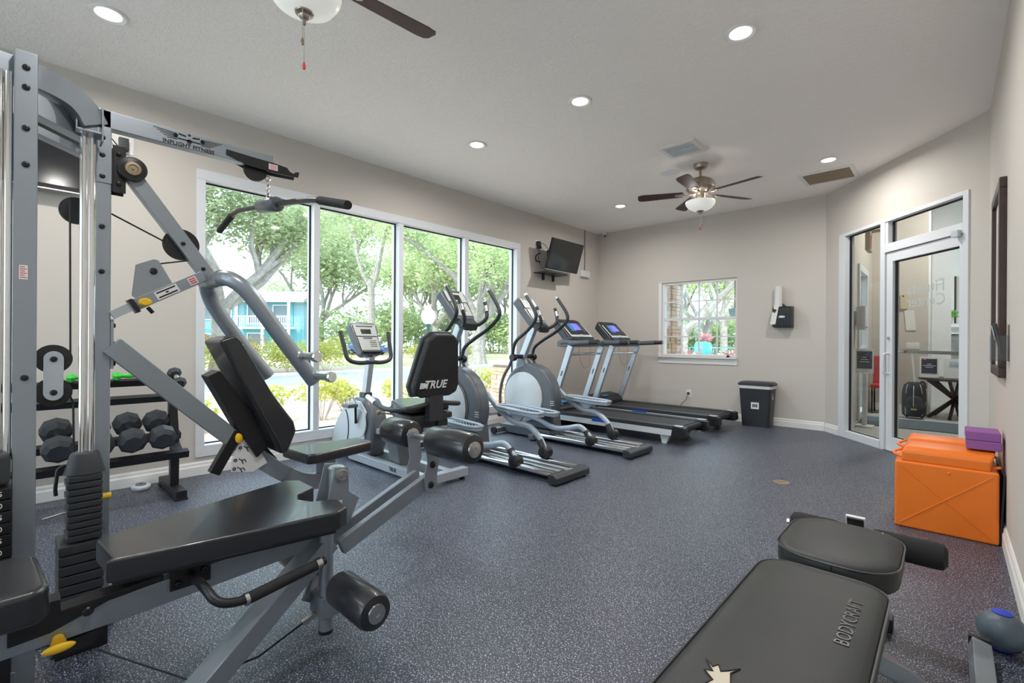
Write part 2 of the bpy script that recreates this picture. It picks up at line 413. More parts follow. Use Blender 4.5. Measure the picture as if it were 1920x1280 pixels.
WIN_Y = (1.08, 5.17); WIN_Z = (0.15, 2.60)
b = B()
b.box((WL - .16, WF - .16, 0), (WL, WIN_Y[0], CE)); b.box((WL - .16, WIN_Y[1], 0), (WL, WB + .14, CE))
b.box((WL - .16, WIN_Y[0], 0), (WL, WIN_Y[1], WIN_Z[0])); b.box((WL - .16, WIN_Y[0], WIN_Z[1]), (WL, WIN_Y[1], CE))
struct('wall_left', b, 'wall_paint', smooth=False)
W2X = (-3.46, -2.29); W2Z = (0.93, 2.12)
b = B()
b.box((WL, WB, 0), (W2X[0], WB + .14, CE)); b.box((W2X[1], WB, 0), (-1.19, WB + .14, CE))
b.box((W2X[0], WB, 0), (W2X[1], WB + .14, W2Z[0])); b.box((W2X[0], WB, W2Z[1]), (W2X[1], WB + .14, CE))
struct('wall_back', b, 'wall_paint', smooth=False)
struct('wall_right', B().box((WR, WF - .16, 0), (WR + .15, DB.y, CE)), 'wall_paint', smooth=False)
W3X = (-4.2, -0.3); W3Z = (0.3, 2.6)
b = B()
b.box((WL, WF - .16, 0), (W3X[0], WF, CE)); b.box((W3X[1], WF - .16, 0), (WR, WF, CE))
b.box((W3X[0], WF - .16, 0), (W3X[1], WF, W3Z[0])); b.box((W3X[0], WF - .16, W3Z[1]), (W3X[1], WF, CE))
struct('wall_front', b, 'wall_paint', smooth=False)
b = B()     # angled wall, built along its own axis: x along the wall, y out of the gym
T0, T1, TZ = 0.285, 2.075, 2.50
b.box((0, 0, 0), (T0, .14, CE)); b.box((T1, 0, 0), (DLEN, .14, CE)); b.box((T0, 0, TZ), (T1, .14, CE))
struct('wall_entry', b, 'wall_paint', smooth=False, loc=DA, rot=(0, 0, DROT))

def skirting(name, p0, p1, side):
    """side = unit vector into the room"""
    p0, p1, sd = Vector(p0), Vector(p1), Vector(side); b = B(); d = p1 - p0
    b.prism([p0, p0 + sd * .017, p0 + sd * .017 + V(0, 0, .070), p0 + sd * .011 + V(0, 0, .084), p0 + sd * .011 + V(0, 0, .098), p0 + sd * .005 + V(0, 0, .112), p0 + V(0, 0, .112)], d)
    struct(name, b, 'trim_white', smooth=False)
skirting('baseboard_left', (WL, WF, 0), (WL, WB, 0), (1, 0, 0))
skirting('baseboard_back', (WL + .017, WB, 0), (-1.20, WB, 0), (0, -1, 0))
skirting('baseboard_right', (WR, WF + .02, 0), (WR, DB.y - .02, 0), (-1, 0, 0))
_dd = (DB - DA).normalized(); _dn = V(-.774, -.633, 0)
skirting('baseboard_entry', DA + _dd * .01, DA + _dd * T0, _dn)

# --- four-bay picture window in the left wall
w = struct('window_1', B().box((WL - .15, WIN_Y[0], WIN_Z[1] - .085), (WL + .012, WIN_Y[1], WIN_Z[1])), 'frame_white', bevel=.004)   # head
Yb = [(1.145, 2.085), (2.145, 3.080), (3.140, 4.090), (4.155, 5.095)]; Zb = (0.245, 2.515)
put('window_sill', B().box((WL - .15, WIN_Y[0], WIN_Z[0]), (WL + .014, WIN_Y[1], Zb[0])), 'frame_white', w, bevel=.004)
for y0, y1 in ((WIN_Y[0], Yb[0][0]), (Yb[3][1], WIN_Y[1])): put('window_jamb', B().box((WL - .15, y0, Zb[0]), (WL + .012, y1, Zb[1])), 'frame_white', w, bevel=.003)
for i in range(3): put('mullion', B().box((WL - .15, Yb[i][1], Zb[0]), (WL + .004, Yb[i + 1][0], Zb[1])), 'frame_white', w, bevel=.003)
for y0, y1 in Yb:
    g = B(); x0, x1 = WL - .085, WL - .070
    g.box((x0, y0, Zb[0]), (x1, y0 + .010, Zb[1])); g.box((x0, y1 - .014, Zb[0]), (x1, y1, Zb[1]))
    g.box((x0, y0, Zb[1] - .012), (x1, y1, Zb[1])); g.box((x0, y0, Zb[0]), (x1, y1, Zb[0] + .010))
    put('gasket', g, 'gasket_black', w, smooth=False)
    put('pane', B().box((WL - .080, y0 + .002, Zb[0] + .002), (WL - .075, y1 - .002, Zb[1] - .002)), 'window_glass', w, smooth=False)

# --- small-paned window in the back wall
b = B(); x0, x1 = W2X; z0, z1 = W2Z; f = .035
b.box((x0, WB + .03, z1 - f), (x1, WB + .12, z1)); b.box((x0, WB + .03, z0), (x1, WB + .12, z0 + f)); b.box((x0, WB + .03, z0 + f), (x0 + f, WB + .12, z1 - f)); b.box((x1 - f, WB + .03, z0 + f), (x1, WB + .12, z1 - f))
w = struct('window_2', b, 'trim_white')
put('window_sill', B().prism([(x0 - .045, WB + .03, z0), (x0 - .045, WB - .045, z0), (x0 - .045, WB - .045, z0 - .02), (x0 - .045, WB - .012, z0 - .035), (x0 - .045, WB - .012, z0 - .11), (x0 - .045, WB, z0 - .11), (x0 - .045, WB, z0), ], (x1 - x0 + .05, 0, 0)), 'trim_white', w)
put('window_jamb', B().box((x0 - .05, WB - .014, z0), (x0 + .004, WB + .03, z1)), 'trim_white', w, bevel=.003)
gx = [x0 + f + (x1 - x0 - 2 * f) * i / 4 for i in range(5)]; zm = (z0 + z1) / 2
gz = [z0 + f, z0 + f + (zm - z0 - f) / 2, zm, zm + (z1 - f - zm) / 2, z1 - f]
for i in (1, 2, 3): put('muntin', B().box((gx[i] - .010, WB + .06, z0 + f), (gx[i] + .010, WB + .085, z1 - f)), 'frame_white', w, smooth=False)
for i in (1, 3): put('muntin', B().box((x0 + f, WB + .062, gz[i] - .009), (x1 - f, WB + .083, gz[i] + .009)), 'frame_white', w, smooth=False)
put('meeting_rail', B().box((x0 + f, WB + .05, zm - .022), (x1 - f, WB + .095, zm + .022)), 'frame_white', w, bevel=.003)
put('window_latch', B().cbox((-2.42, WB + .012, z0 + .016), (.03, .03, .03)).cyl((-2.42, WB + .01, z0 + .02), (-2.42, WB + .01, z0 + .045), .006), 'black_plastic', w)
pm = None
for i in range(4):
    for j in range(4):
        put('pane', B().box((gx[i] + .008, WB + .071, gz[j] + .007), (gx[i + 1] - .008, WB + .075, gz[j + 1] - .007)), 'window_glass', w, smooth=False)

# --- unseen window put in behind the camera, gives fill light
b = B(); x0, x1 = W3X; z0, z1 = W3Z
b.box((x0, WF - .14, z1 - .08), (x1, WF + .01, z1))
w = struct('unseen_window', b, 'frame_white')
put('window_sill', B().box((x0, WF - .14, z0), (x1, WF + .01, z0 + .08)), 'frame_white', w)
n = 4
for i in range(n + 1):
    x = x0 + (x1 - x0 - .06) * i / n
    put('mullion', B().box((x, WF - .14, z0 + .08), (x + .06, WF + .01, z1 - .08)), 'frame_white', w)
    if i < n: put('pane', B().box((x + .06, WF - .08, z0 + .08), (x0 + (x1 - x0 - .06) * (i + 1) / n, WF - .075, z1 - .08)), 'window_glass', w, smooth=False)

# --- glazed entrance in the angled wall (local axes of the wall)
LA = dict(loc=DA, rot=(0, 0, DROT))
b = B(); dp0, dp1 = -.012, .10
b.box((T0, dp0, 0), (T0 + .115, dp1, TZ)); b.box((T1 - .055, dp0, 0), (T1, dp1, TZ)); b.box((T0 + .115, dp0, TZ - .035), (T1 - .055, dp1, TZ))
w = struct('door_1', b, 'frame_white', bevel=.003, **LA)
put('sidelight_rail', B().box((T0 + .115, dp0, 0), (1.02, dp1, .085)), 'frame_white', w, bevel=.003)
put('mullion', B().box((1.005, dp0, 0), (1.072, dp1, TZ - .035)), 'frame_white', w, bevel=.003)
put('transom_rail', B().box((1.072, dp0, 2.135), (T1 - .055, dp1, 2.225)), 'frame_white', w, bevel=.003)
put('threshold', B().box((1.072, -.02, 0), (T1 - .055, dp1, .012)), 'satin_steel', w)
def gasket(x0, x1, z0, z1, par, y=.045):
    g = B(); g.box((x0, y, z0), (x0 + .02, y + .016, z1)); g.box((x1 - .006, y, z0), (x1, y + .016, z1)); g.box((x0, y, z1 - .014), (x1, y + .016, z1)); g.box((x0, y, z0), (x1, y + .016, z0 + .008))
    put('gasket', g, 'gasket_black', par, smooth=False)
gasket(T0 + .115, 1.005, .085, TZ - .035, w); put('pane', B().box((T0 + .118, .05, .087), (1.003, .055, TZ - .037)), 'door_glass', w, smooth=False)
gasket(1.105, T1 - .055, 2.225, TZ - .035, w); put('pane', B().box((1.075, .05, 2.227), (T1 - .057, .055, TZ - .037)), 'door_glass', w, smooth=False)
put('transom_stile', B().box((1.072, .0, 2.225), (1.106, .09, TZ - .035)), 'frame_white', w)
leaf = B(); l0, l1 = 1.080, T1 - .062; s0 = .088; ztop = 2.128
leaf.box((l0, .005, .012), (l0 + s0, .075, ztop)); leaf.box((l1 - .045, .005, .012), (l1, .075, ztop)); leaf.box((l0 + s0, .005, ztop - .10), (l1 - .045, .075, ztop)); leaf.box((l0 + s0, .005, .012), (l1 - .045, .075, .155))
lf = put('door_leaf', leaf, 'frame_white', w, bevel=.003)
gasket(l0 + s0, l1 - .045, .155, ztop - .10, lf, .03)
put('pane', B().box((l0 + s0 + .002, .037, .157), (l1 - .047, .043, ztop - .102)), 'door_glass', lf, smooth=False)
put('push_bar', B().box((l0 + s0, .08, 1.052), (l1 - .03, .105, 1.085)).box((l0 + s0, .044, 1.055), (l0 + s0 + .02, .105, 1.082)), 'satin_steel', lf, bevel=.004)
put('pull_handle', B().tube(fillet([(1.125, .005, 1.045), (1.125, -.055, 1.045), (1.125, -.055, .83), (1.125, .005, .83)], .04), .011), 'frame_white', lf)
put('lock_cylinder', B().cyl((1.125, .006, 1.21), (1.125, -.008, 1.21), .017), 'satin_steel', lf)
put('door_closer', B().box((l1 - .075, -.045, 2.105), (l1 - .005, -.012, 2.165)).box((l1 - .07, -.012, 2.11), (l1 - .01, .008, 2.16)), 'pale_plastic', w, bevel=.004)
for txt, zz, sz in (('Fitness', 1.705, .165), ('Center', 1.575, .165)):
    me = text_mesh(txt, sz, .0006)
    # applied on the far side of the glass, so it reads backwards from the gym
    M = Matrix(((-1, 0, 0), (0, 0, 1), (0, 1, 0))).transposed().to_4x4(); M.translation = V(1.545, .0445, zz); me.transform(M)
    put('lettering', me, 'print_white', lf)

# --- recessed lights, vents, ceiling speaker
def can_light(x, y, label):
    t = thing('recessed_light', label, 'ceiling light', (x, y, CE), 0, 'recessed downlights')
    put('trim_ring', B().lathe([(.094, 0), (.094, -.006), (.086, -.012), (.066, -.006), (.062, .0)], n=28), 'trim_white', t)
    put('lens', B().lathe([(.062, -.0005), (.060, -.004), (.03, -.0065), (.001, -.007)], n=24), 'lamp_lens', t)
    ld = bpy.data.lights.new('downlight', 'AREA'); ld.shape = 'DISK'; ld.size = .12; ld.energy = LAMP; ld.color = (1.0, .97, .93); ld.spread = math.radians(170)
    lo = bpy.data.objects.new('downlight', ld); COL.objects.link(lo); lo.parent = t; lo.location = (0, 0, -.012)
for x, y, l in ((-3.70, .40, 'round recessed ceiling light above the cable gym, by the left wall'), (-.97, 3.13, 'largest lit recessed ceiling light, towards the right wall'), (-2.20, 3.15, 'middle recessed ceiling light between the two fans'),
                (-3.44, 3.16, 'recessed ceiling light in front of the wide window'), (-.95, 5.93, 'recessed ceiling light beside the brown slotted vent'), (-3.46, 5.97, 'small far recessed light near the corner television'),
                (-.97, .40, 'unseen recessed light added behind the camera on the right'), (-3.44, -2.2, 'unseen recessed light added behind the camera on the left'), (-.97, -2.2, 'unseen recessed light added farthest behind the camera')):  # the last three are out of view, added to light the room
    can_light(x, y, l)

def vent(name, label, cx, cy, sx, sy, nsl, slat_mat, rows):
    t = thing(name, label, 'air vent', (cx, cy, CE), 0, 'ceiling vents')
    b = B(); f = .045
    b.box((-sx / 2, -sy / 2, -.012), (sx / 2, -sy / 2 + f, 0)); b.box((-sx / 2, sy / 2 - f, -.012), (sx / 2, sy / 2, 0)); b.box((-sx / 2, -sy / 2 + f, -.012), (-sx / 2 + f, sy / 2 - f, 0)); b.box((sx / 2 - f, -sy / 2 + f, -.012), (sx / 2, sy / 2 - f, 0))
    put('vent_frame', b, 'trim_white', t, bevel=.004)
    put('duct', B().box((-sx / 2 + f, -sy / 2 + f, -.002), (sx / 2 - f, sy / 2 - f, -.0005)), 'dark_plastic', t)
    for i in range(nsl):
        y = -sy / 2 + f + (sy - 2 * f) * (i + .5) / nsl
        put('slat', B().cbox((0, y, -.007), (sx - 2 * f, (sy - 2 * f) / nsl * .72, .0015), (math.radians(-24), 0, 0)), slat_mat, t, smooth=False)
    for r in range(1, rows): put('divider', B().box((-sx / 2 + f, -sy / 2 + f + (sy - 2 * f) * r / rows - .006, -.014), (sx / 2 - f, -sy / 2 + f + (sy - 2 * f) * r / rows + .006, -.004)), 'trim_white', t)
vent('ceiling_vent', 'white framed ceiling vent with grey louvres, left of the far fan', -1.98, 4.62, .37, .35, 14, 'pale_plastic', 2)
vent('ceiling_vent', 'dark slotted return air vent on the ceiling above the glass door', -1.04, 6.49, .54, .49, 12, 'brass_bronze', 1)
t = thing('ceiling_speaker', 'flush round white speaker grille on the ceiling beside the fan', 'speaker', (-2.36, 5.17, CE))
put('speaker_ring', B().lathe([(.11, 0), (.11, -.006), (.10, -.009), (.092, -.006)], n=28), 'trim_white', t)
put('grille', B().lathe([(.092, 0), (.092, -.006), (.04, -.008), (.001, -.008)], n=28), 'frame_white', t)

# --- ceiling fans
def fan(x, y, angs, label, zb):
    t = thing('ceiling_fan', label, 'ceiling fan', (x, y, CE), 0, 'dark-bladed ceiling fans')
    put('canopy', B().lathe([(.075, 0), (.075, -.018), (.066, -.045), (.040, -.062), (.014, -.066)], n=28), 'brushed_nickel', t)
    put('downrod', B().cyl((0, 0, -.06), (0, 0, -.16), .0135), 'brushed_nickel', t)
    put('motor', B().lathe([(.02, -.145), (.07, -.155), (.125, -.185), (.150, -.225), (.150, -.270), (.125, -.300), (.085, -.318), (.08, -.335), (.055, -.34), (.055, -.395), (.075, -.40)], n=32), 'brushed_nickel', t)
    for a in angs:
        a = math.radians(a); c, s_ = math.cos(a), math.sin(a)
        def L(u, v, z): return (c * u - s_ * v, s_ * u + c * v, z)
        pi = math.radians(12)
        def Bp(u, v): return L(u, v * math.cos(pi), -.322 + v * math.sin(pi))
        poly = [Bp(.18, -.052), (Bp(.60, -.068)), Bp(.645, -.060), Bp(.66, -.035), Bp(.66, .035), Bp(.645, .060), Bp(.60, .068), Bp(.18, .052)]
        bl = put('blade', B().prism(poly, (0, 0, .006)), 'walnut_blade', t, smooth=False)
        put('blade_iron', B().beam([L(.08, 0, -.322), L(.15, 0, -.334), L(.19, 0, -.330)], .026, .008).prism([Bp(.165, -.03), Bp(.25, -.022), Bp(.27, 0), Bp(.25, .022), Bp(.165, .03)], (0, 0, -.005)).ring(L(.205, 0, -.332), .024, .004, (0, 0, 1), 16), 'brushed_nickel', bl)
    put('light_bowl', B().lathe([(.152, -.408), (.155, -.418), (.150, -.440), (.125, -.475), (.085, -.500), (.04, -.512), (.001, -.514)], n=32), 'bowl_glass', t)
    put('fitter', B().lathe([(.055, -.39), (.075, -.40), (.075, -.415), (.02, -.42)], n=24), 'brushed_nickel', t)
    for k in range(3):
        al = 2 * PI * k / 3 + .5; ld = bpy.data.lights.new('fan_fill', 'POINT'); ld.energy = BOWL; ld.color = (1.0, .95, .88); ld.shadow_soft_size = .02  # fill points added inside the bowl to brighten the ceiling
        lo = bpy.data.objects.new('fan_fill', ld); COL.objects.link(lo); lo.parent = t; lo.location = (.112 * math.cos(al), .112 * math.sin(al), -.402)
        put('bowl_arm', B().beam([(.07 * math.cos(al + .5), .07 * math.sin(al + .5), -.405), (.15 * math.cos(al + .5), .15 * math.sin(al + .5), -.412)], .012, .005), 'brushed_nickel', t)
    put('finial', B().lathe([(.042, -.508), (.038, -.518), (.024, -.526), (.020, -.536), (.008, -.545), (.006, -.565), (.001, -.57)], n=16), 'brushed_nickel', t)
    for dx, dy, z1, r, mt in ((.03, -.02, -.66, .006, 'brass_bronze'), (.0, .0, zb, .006, 'red_fabric')):
        p = put('pull_chain', B().cyl((dx, dy, -.52), (dx, dy, z1), .0013, n=6), 'satin_steel', t)
        put('pull_knob', B().lathe([(.001, .018), (.004, .012), (.0075, -.004), (.005, -.014), (.001, -.017)], (dx, dy, z1)), mt, p)
fan(-2.08, .88, (86, 224, 338), 'nearer dark-bladed ceiling fan cut off by the top of the picture', -.745)
fan(-2.00, 5.15, (-12, 60, 132, 204, 276), 'whole dark-bladed ceiling fan with frosted light bowl beside the vents', -.70)

# ------------------------------------------------------------------ cable multi-gym (front left)
GO = V(-2.1, .3, 0)
gym = thing('multi_gym', 'large grey cable multi-gym with black pads, lat bar and weight stacks', 'multi-gym', GO)
def gp(name, b, m, par=gym, **kw):
    b.v = [(x - GO.x, y - GO.y, z - GO.z) for x, y, z in b.v]
    return put(name, b, m, par, **kw)
def bolts(par, pts, axis=(1, 0, 0), r=.010, m='black_plastic'):
    for p in pts:
        p = Vector(p); a = Vector(axis)
        gp('bolt', B().lathe([(r, -.002), (r, .003), (r * .75, .007), (r * .3, .008), (r * .25, .005)], p, a, 14), m, par)
XL = -2.48
# tower
pa = gp('upright', B().box((-2.29, .008, 0), (-2.235, .064, 2.10)), 'gym_silver', bevel=.004)
bolts(pa, [(-2.234, .036, z) for z in (2.045, 1.98, 1.845, 1.725, 1.02, .35)]); 
gp('warning_sticker', B().box((-2.2345, .022, 1.345), (-2.2335, .042, 1.392)), 'sticker_white', pa)
for k in range(6): gp('sticker_print', B().box((-2.2334, .024, 1.350 + k * .007), (-2.2330, .040 - .004 * (k % 2), 1.353 + k * .007)), 'print_red', pa)
pb = gp('upright', B().box((XL - .05, .224, 0), (XL, .281, 2.07)), 'gym_silver', bevel=.004)
bolts(pb, [(XL + .001, .252, z) for z in (2.035, 1.955, 1.885, 1.80, 1.42, 1.60)])
gp('splice_plate', B().box((XL, .224, 1.775), (XL + .004, .281, 1.945)), 'gym_silver', pb, bevel=.001)
ct = gp('curved_top_tube', B().beam(spline([(-2.22, -.40, 2.035), (-2.262, -.2, 2.045), (-2.30, -.02, 2.05), (-2.32, .07, 2.05), (-2.352, .145, 2.035), (-2.372, .19, 2.0), (-2.378, .215, 1.955)], 6), .05, .085), 'gym_silver', bevel=.003)
gp('rod_bracket', B().box((-2.43, .165, 1.925), (-2.355, .170, 2.00)).box((-2.43, .238, 1.90), (-2.355, .243, 2.03)).box((-2.43, .17, 1.925), (-2.355, .238, 1.932)), 'gym_silver', ct, bevel=.001)
cbm = gp('cross_beam', B().beam([(-2.29, .03, 1.955), (-2.52, .24, 1.955)], .05, .075).beam([(-2.29, .03, 1.87), (-2.52, .24, 1.87)], .04, .03), 'gym_silver', bevel=.003)
for y in (-.022, .0): gp('guide_rod', B().cyl((-2.25, y - .004, .72), (-2.25, y - .004, 2.02), .0105), 'chrome')
for y in (.192, .214): gp('guide_rod', B().cyl((-2.40, y, .66), (-2.40, y, 1.93), .0125), 'chrome')
gp('stack_cap', B().lathe([(.062, .645), (.058, .66), (.044, .715), (.040, .72)], (-2.40, .200, 0), (0, 0, 1), 24, 1.0, .9), 'weight_iron')
for k in range(10):
    gp('weight_plate', B().box((-2.47, .146 + (.004 if k % 2 else 0), .402 + k * .0243), (-2.345, .246, .402 + k * .0243 + .022)), 'weight_iron', bevel=.004)
for k in range(9):
    gp('weight_plate', B().box((-2.50, .124, .07 + k * .0365), (-2.335, .250, .07 + k * .0365 + .0335)), 'weight_iron', bevel=.005)
gp('stack_cap', B().box((-2.31, -.17, .68), (-2.20, .006, .78)), 'weight_iron', bevel=.015)
for k in range(13):
    wp = gp('weight_plate', B().box((-2.33, -.19, .195 + k * .037), (-2.19, .010, .195 + k * .037 + .0345)), 'black_metal', bevel=.003)
    lettering(str(15 * (13 - k)), .022, 'print_white', wp, (-2.189 - GO.x, -.022 - GO.y, .212 + k * .037), (0, 1, 0), (0, 0, 1))
gp('selector_pin', B().cyl((-2.40, .150, .505), (-2.40, .085, .495), .0035), 'satin_steel'); gp('pin_knob', B().cyl((-2.40, .246, .54), (-2.40, .276, .54), .012), 'yellow_plastic')
gp('weight_hook', B().tube(fillet([(-2.40, .145, .68), (-2.40, .125, .67), (-2.39, .118, .60), (-2.39, .120, .575)], .02), .006), 'black_plastic')
# pulley pair between the uprights
pc = gp('pulley_carrier', B().prism([(-2.475, .116 + .028 * math.cos(a), (1.073 if math.sin(a) > 0 else .947) + .03 * math.sin(a)) for a in [2 * PI * k / 24 + .01 for k in range(24)]], (.006, 0, 0)), 'machine_silver', bevel=.001)
for z in (1.073, .947):
    gp('pulley', B().lathe([(.054, -.012), (.054, -.008), (.047, 0), (.054, .008), (.054, .012), (.03, .014), (.012, .014)], (-2.495, .116, z), (1, 0, 0), 28), 'black_plastic', pc)
bolts(pc, [(-2.468, .116, 1.073), (-2.468, .116, .947)], r=.011)
gp('pulley', B().lathe([(.052, -.010), (.052, -.007), (.045, 0), (.052, .007), (.052, .010), (.02, .012)], (-2.55, .182, 1.66), (1, 0, 0), 28), 'black_plastic')
gp('cable', B().tube([(-2.50, .160, 1.69), (-2.50, .163, 1.2), (-2.50, .164, 1.06)], .0035, 6).tube([(-2.50, .163, .93), (-2.49, .172, .90), (-2.48, .176, .55)], .0035, 6), 'black_rubber')
# lat beam
lb = gp('lat_beam', B().box((XL - .05, .225, 1.998), (XL, .905, 2.070)), 'gym_silver', bevel=.004)
lettering('INFLIGHT FITNESS', .024, 'print_black', lb, (XL + .001 - GO.x, .545 - GO.y, 2.008), (0, 1, 0), (0, 0, 1), bold=.0004)
wing = B()
for s_ in (-1, 1):
    for k in range(5):
        y0, z0 = .545 + s_ * .045, 2.050 - k * .006
        wing.prism([(XL, y0, z0), (XL, y0 + s_ * (.085 - k * .012), z0 + .005 - k * .0015), (XL, y0 + s_ * (.085 - k * .012), z0 + .0075 - k * .0015), (XL, y0, z0 + .0035)], (.001, 0, 0))
    wing.cyl((XL, .545 + s_ * .05, 2.043), (XL + .001, .545 + s_ * .05, 2.043), .009, n=10); wing.prism([(XL, .545 + s_ * .012, 2.046), (XL, .545 + s_ * .04, 2.05), (XL, .545 + s_ * .04, 2.057), (XL, .545 + s_ * .012, 2.053)], (.001, 0, 0))
wing.cyl((XL, .545, 2.030), (XL + .001, .545, 2.030), .010, n=12).prism([(XL, .50, 2.030), (XL, .59, 2.030), (XL, .585, 2.036), (XL, .505, 2.036)], (.001, 0, 0)).cyl((XL, .545, 2.058), (XL + .001, .545, 2.058), .006, n=8)
gp('emblem', wing, 'print_black', lb, smooth=False)
for dx in (.001, -.056):
    gp('hook_plate', B().prism([(XL + dx, .690, 2.040), (XL + dx, .690, 2.018), (XL + dx, .78, 1.990), (XL + dx, .90, 1.985), (XL + dx, 1.020, 1.992), (XL + dx, 1.026, 2.020), (XL + dx, 1.010, 2.018), (XL + dx, .995, 2.006), (XL + dx, .978, 2.012), (XL + dx, .965, 2.028), (XL + dx, .90, 2.034), (XL + dx, .80, 2.036)], (.005, 0, 0)), 'black_metal', lb)
gp('warning_sticker', B().box((XL + .0065, .876, 1.998), (XL + .0072, .918, 2.026)), 'sticker_white', lb)
for k in range(3): gp('sticker_print', B().box((XL + .0073, .880, 2.002 + k * .008), (XL + .0077, .914, 2.006 + k * .008)), 'print_red', lb)
gp('pulley', B().lathe([(.052, -.010), (.052, -.006), (.045, 0), (.052, .006), (.052, .010), (.02, .012)], (XL - .025, .825, 1.985), (1, 0, 0), 28), 'black_plastic', lb)
ch = gp('chain', B().ring((XL - .025, .884, 1.958), .012, .0035, (1, 0, 0), 14), 'satin_steel')
for k in range(4): gp('chain_link', B().tube([(XL - .025 + (.0 if k % 2 else .008 * math.cos(a)), .884 + (.008 * math.cos(a) if k % 2 else 0), 1.936 - k * .022 + .015 * math.sin(a)) for a in [2 * PI * j / 12 for j in range(12)]], .0025, 6, closed=True), 'satin_steel', ch)
br = gp('lat_bar', B().tube(fillet([(-3.27, .88, 1.82), (-2.98, .88, 1.885), (-2.48, .885, 1.822), (-1.99, .885, 1.752), (-1.70, .885, 1.672)], .10), .0135, 12), 'dark_plastic')
gp('bar_sleeve', B().lathe([(.030, -.11), (.036, -.10), (.036, .10), (.030, .11)], (-2.49, .885, 1.823), (1, 0, -.14), 24), 'mid_grey_plastic', br)
gp('grip', B().tube([(-1.93, .885, 1.735), (-1.69, .885, 1.669)], .0175, 12), 'foam_black', br); gp('grip', B().tube([(-3.05, .88, 1.87), (-3.28, .88, 1.818)], .0175, 12), 'foam_black', br)
# press arm
pv = gp('pivot_bracket', B().box((XL - .055, .283, 1.745), (XL - .048, .325, 1.935)).box((XL + .002, .283, 1.745), (XL + .009, .325, 1.935)).box((XL - .055, .281, 1.76), (XL + .009, .288, 1.92)), 'black_metal', bevel=.002)
gp('pulley', B().lathe([(.048, -.009), (.048, -.006), (.041, 0), (.048, .006), (.048, .009), (.034, .010), (.030, .012)], (XL + .02, .345, 1.848), (1, 0, 0), 28), 'black_plastic', pv)
gp('bearing', B().lathe([(.028, .010), (.026, .016), (.016, .017), (.014, .013), (.006, .013), (.005, .018)], (XL + .02, .345, 1.848), (1, 0, 0), 24), 'brass_bronze', pv)
bolts(pv, [(XL + .010, .302, z) for z in (1.78, 1.90)], r=.009)
ar = gp('press_lever', B().beam([(XL - .02, .345, 1.835), (XL - .02, .645, 1.412)], .05, .058), 'gym_silver', bevel=.004)
gp('pulley', B().lathe([(.068, -.010), (.068, -.007), (.060, 0), (.068, .007), (.068, .010), (.02, .012)], (XL - .03, .523, 1.572), (1, 0, 0), 30), 'black_plastic', ar)
bolts(ar, [(XL + .006, .523, 1.572), (XL + .006, .600, 1.470)], r=.009)
gp('hub', B().cyl((XL - .14, .645, 1.425), (XL + .11, .645, 1.425), .036), 'gym_silver', ar)
na = gp('press_arm', B().tube(spline([(XL + .09, .645, 1.425), (XL + .155, .672, 1.415), (XL + .185, .735, 1.355), (XL + .195, .86, 1.175), (XL + .20, 1.025, .945)], 7), .035, 18), 'gym_silver')
gp('press_arm', B().tube(spline([(XL - .11, .645, 1.425), (XL - .17, .665, 1.38), (XL - .19, .705, 1.30), (XL - .20, .82, 1.13), (XL - .205, .955, .955)], 7), .035, 18), 'gym_silver')
for y, z in ((.950, 1.075), (1.018, .978)):
    gp('press_handle', B().lathe([(.024, .0), (.024, .008), (.019, .012), (.019, .120), (.0245, .125), (.0255, .150), (.021, .156)], (XL + .22, y, z), (1, .08, 0), 20), 'chrome', na)
cm = gp('cam_plate', B().prism([(XL + .02, .355, 1.457), (XL + .02, .415, 1.488), (XL + .02, .432, 1.485), (XL + .02, .485, 1.385), (XL + .02, .36, 1.315), (XL + .02, .343, 1.33)], (.006, 0, 0)), 'gym_silver', bevel=.001)
bolts(cm, [(XL + .027, .415, 1.437)], r=.014)
sl = gp('range_slide', B().beam([(XL + .005, .36, 1.294), (XL + .005, .60, 1.437)], .045, .048), 'gym_silver', bevel=.003)
gp('slide_inner', B().beam([(XL + .005, .283, 1.246), (XL + .005, .37, 1.300)], .030, .034), 'machine_silver', sl); gp('slide_collar', B().beam([(XL + .005, .345, 1.283), (XL + .005, .358, 1.291)], .056, .060), 'black_plastic', sl)
gp('pull_knob', B().lathe([(.010, 0), (.012, .012), (.022, .018), (.023, .028), (.015, .034)], (XL + .028, .383, 1.303), (1, 0, 0), 20, 1.0, .75), 'yellow_plastic', sl)
gp('slide_pin', B().cyl((XL + .0, .40, 1.285), (XL + .0, .418, 1.262), .008), 'black_plastic', sl)
_u, _v = V(0, .24, .143).normalized(), V(0, -.143, .24).normalized()
def slab(par, name, c, hu, hv, m, t=.0006):
    c = Vector(c); gp(name, B().prism([c - _u * hu - _v * hv, c + _u * hu - _v * hv, c + _u * hu + _v * hv, c - _u * hu + _v * hv], (t, 0, 0)), m, par)
slab(sl, 'warning_sticker', (XL + .0285, .462, 1.354), .045, .018, 'sticker_white'); slab(sl, 'warning_sticker', (XL + .0285, .555, 1.410), .017, .016, 'sticker_white')
for k in (-1, 0, 1): slab(sl, 'sticker_print', V(XL + .0292, .462, 1.354) + _v * (k * .010), .038 if k else .006, .003, 'print_black')
for k in (-1, 0, 1): slab(sl, 'sticker_print', V(XL + .0292, .555, 1.410) + _v * (k * .009), .013, .003, 'print_red')
gp('cable', B().tube([(XL - .02, .283, 1.66), (XL - .02, .46, 1.575)], .0035, 6).tube([(XL - .02, .445, 1.477), (XL - .02, .545, 1.503)], .0035, 6).tube([(XL - .02, .49, 1.395), (XL - .02, .575, 1.437)], .0035, 6), 'black_rubber')
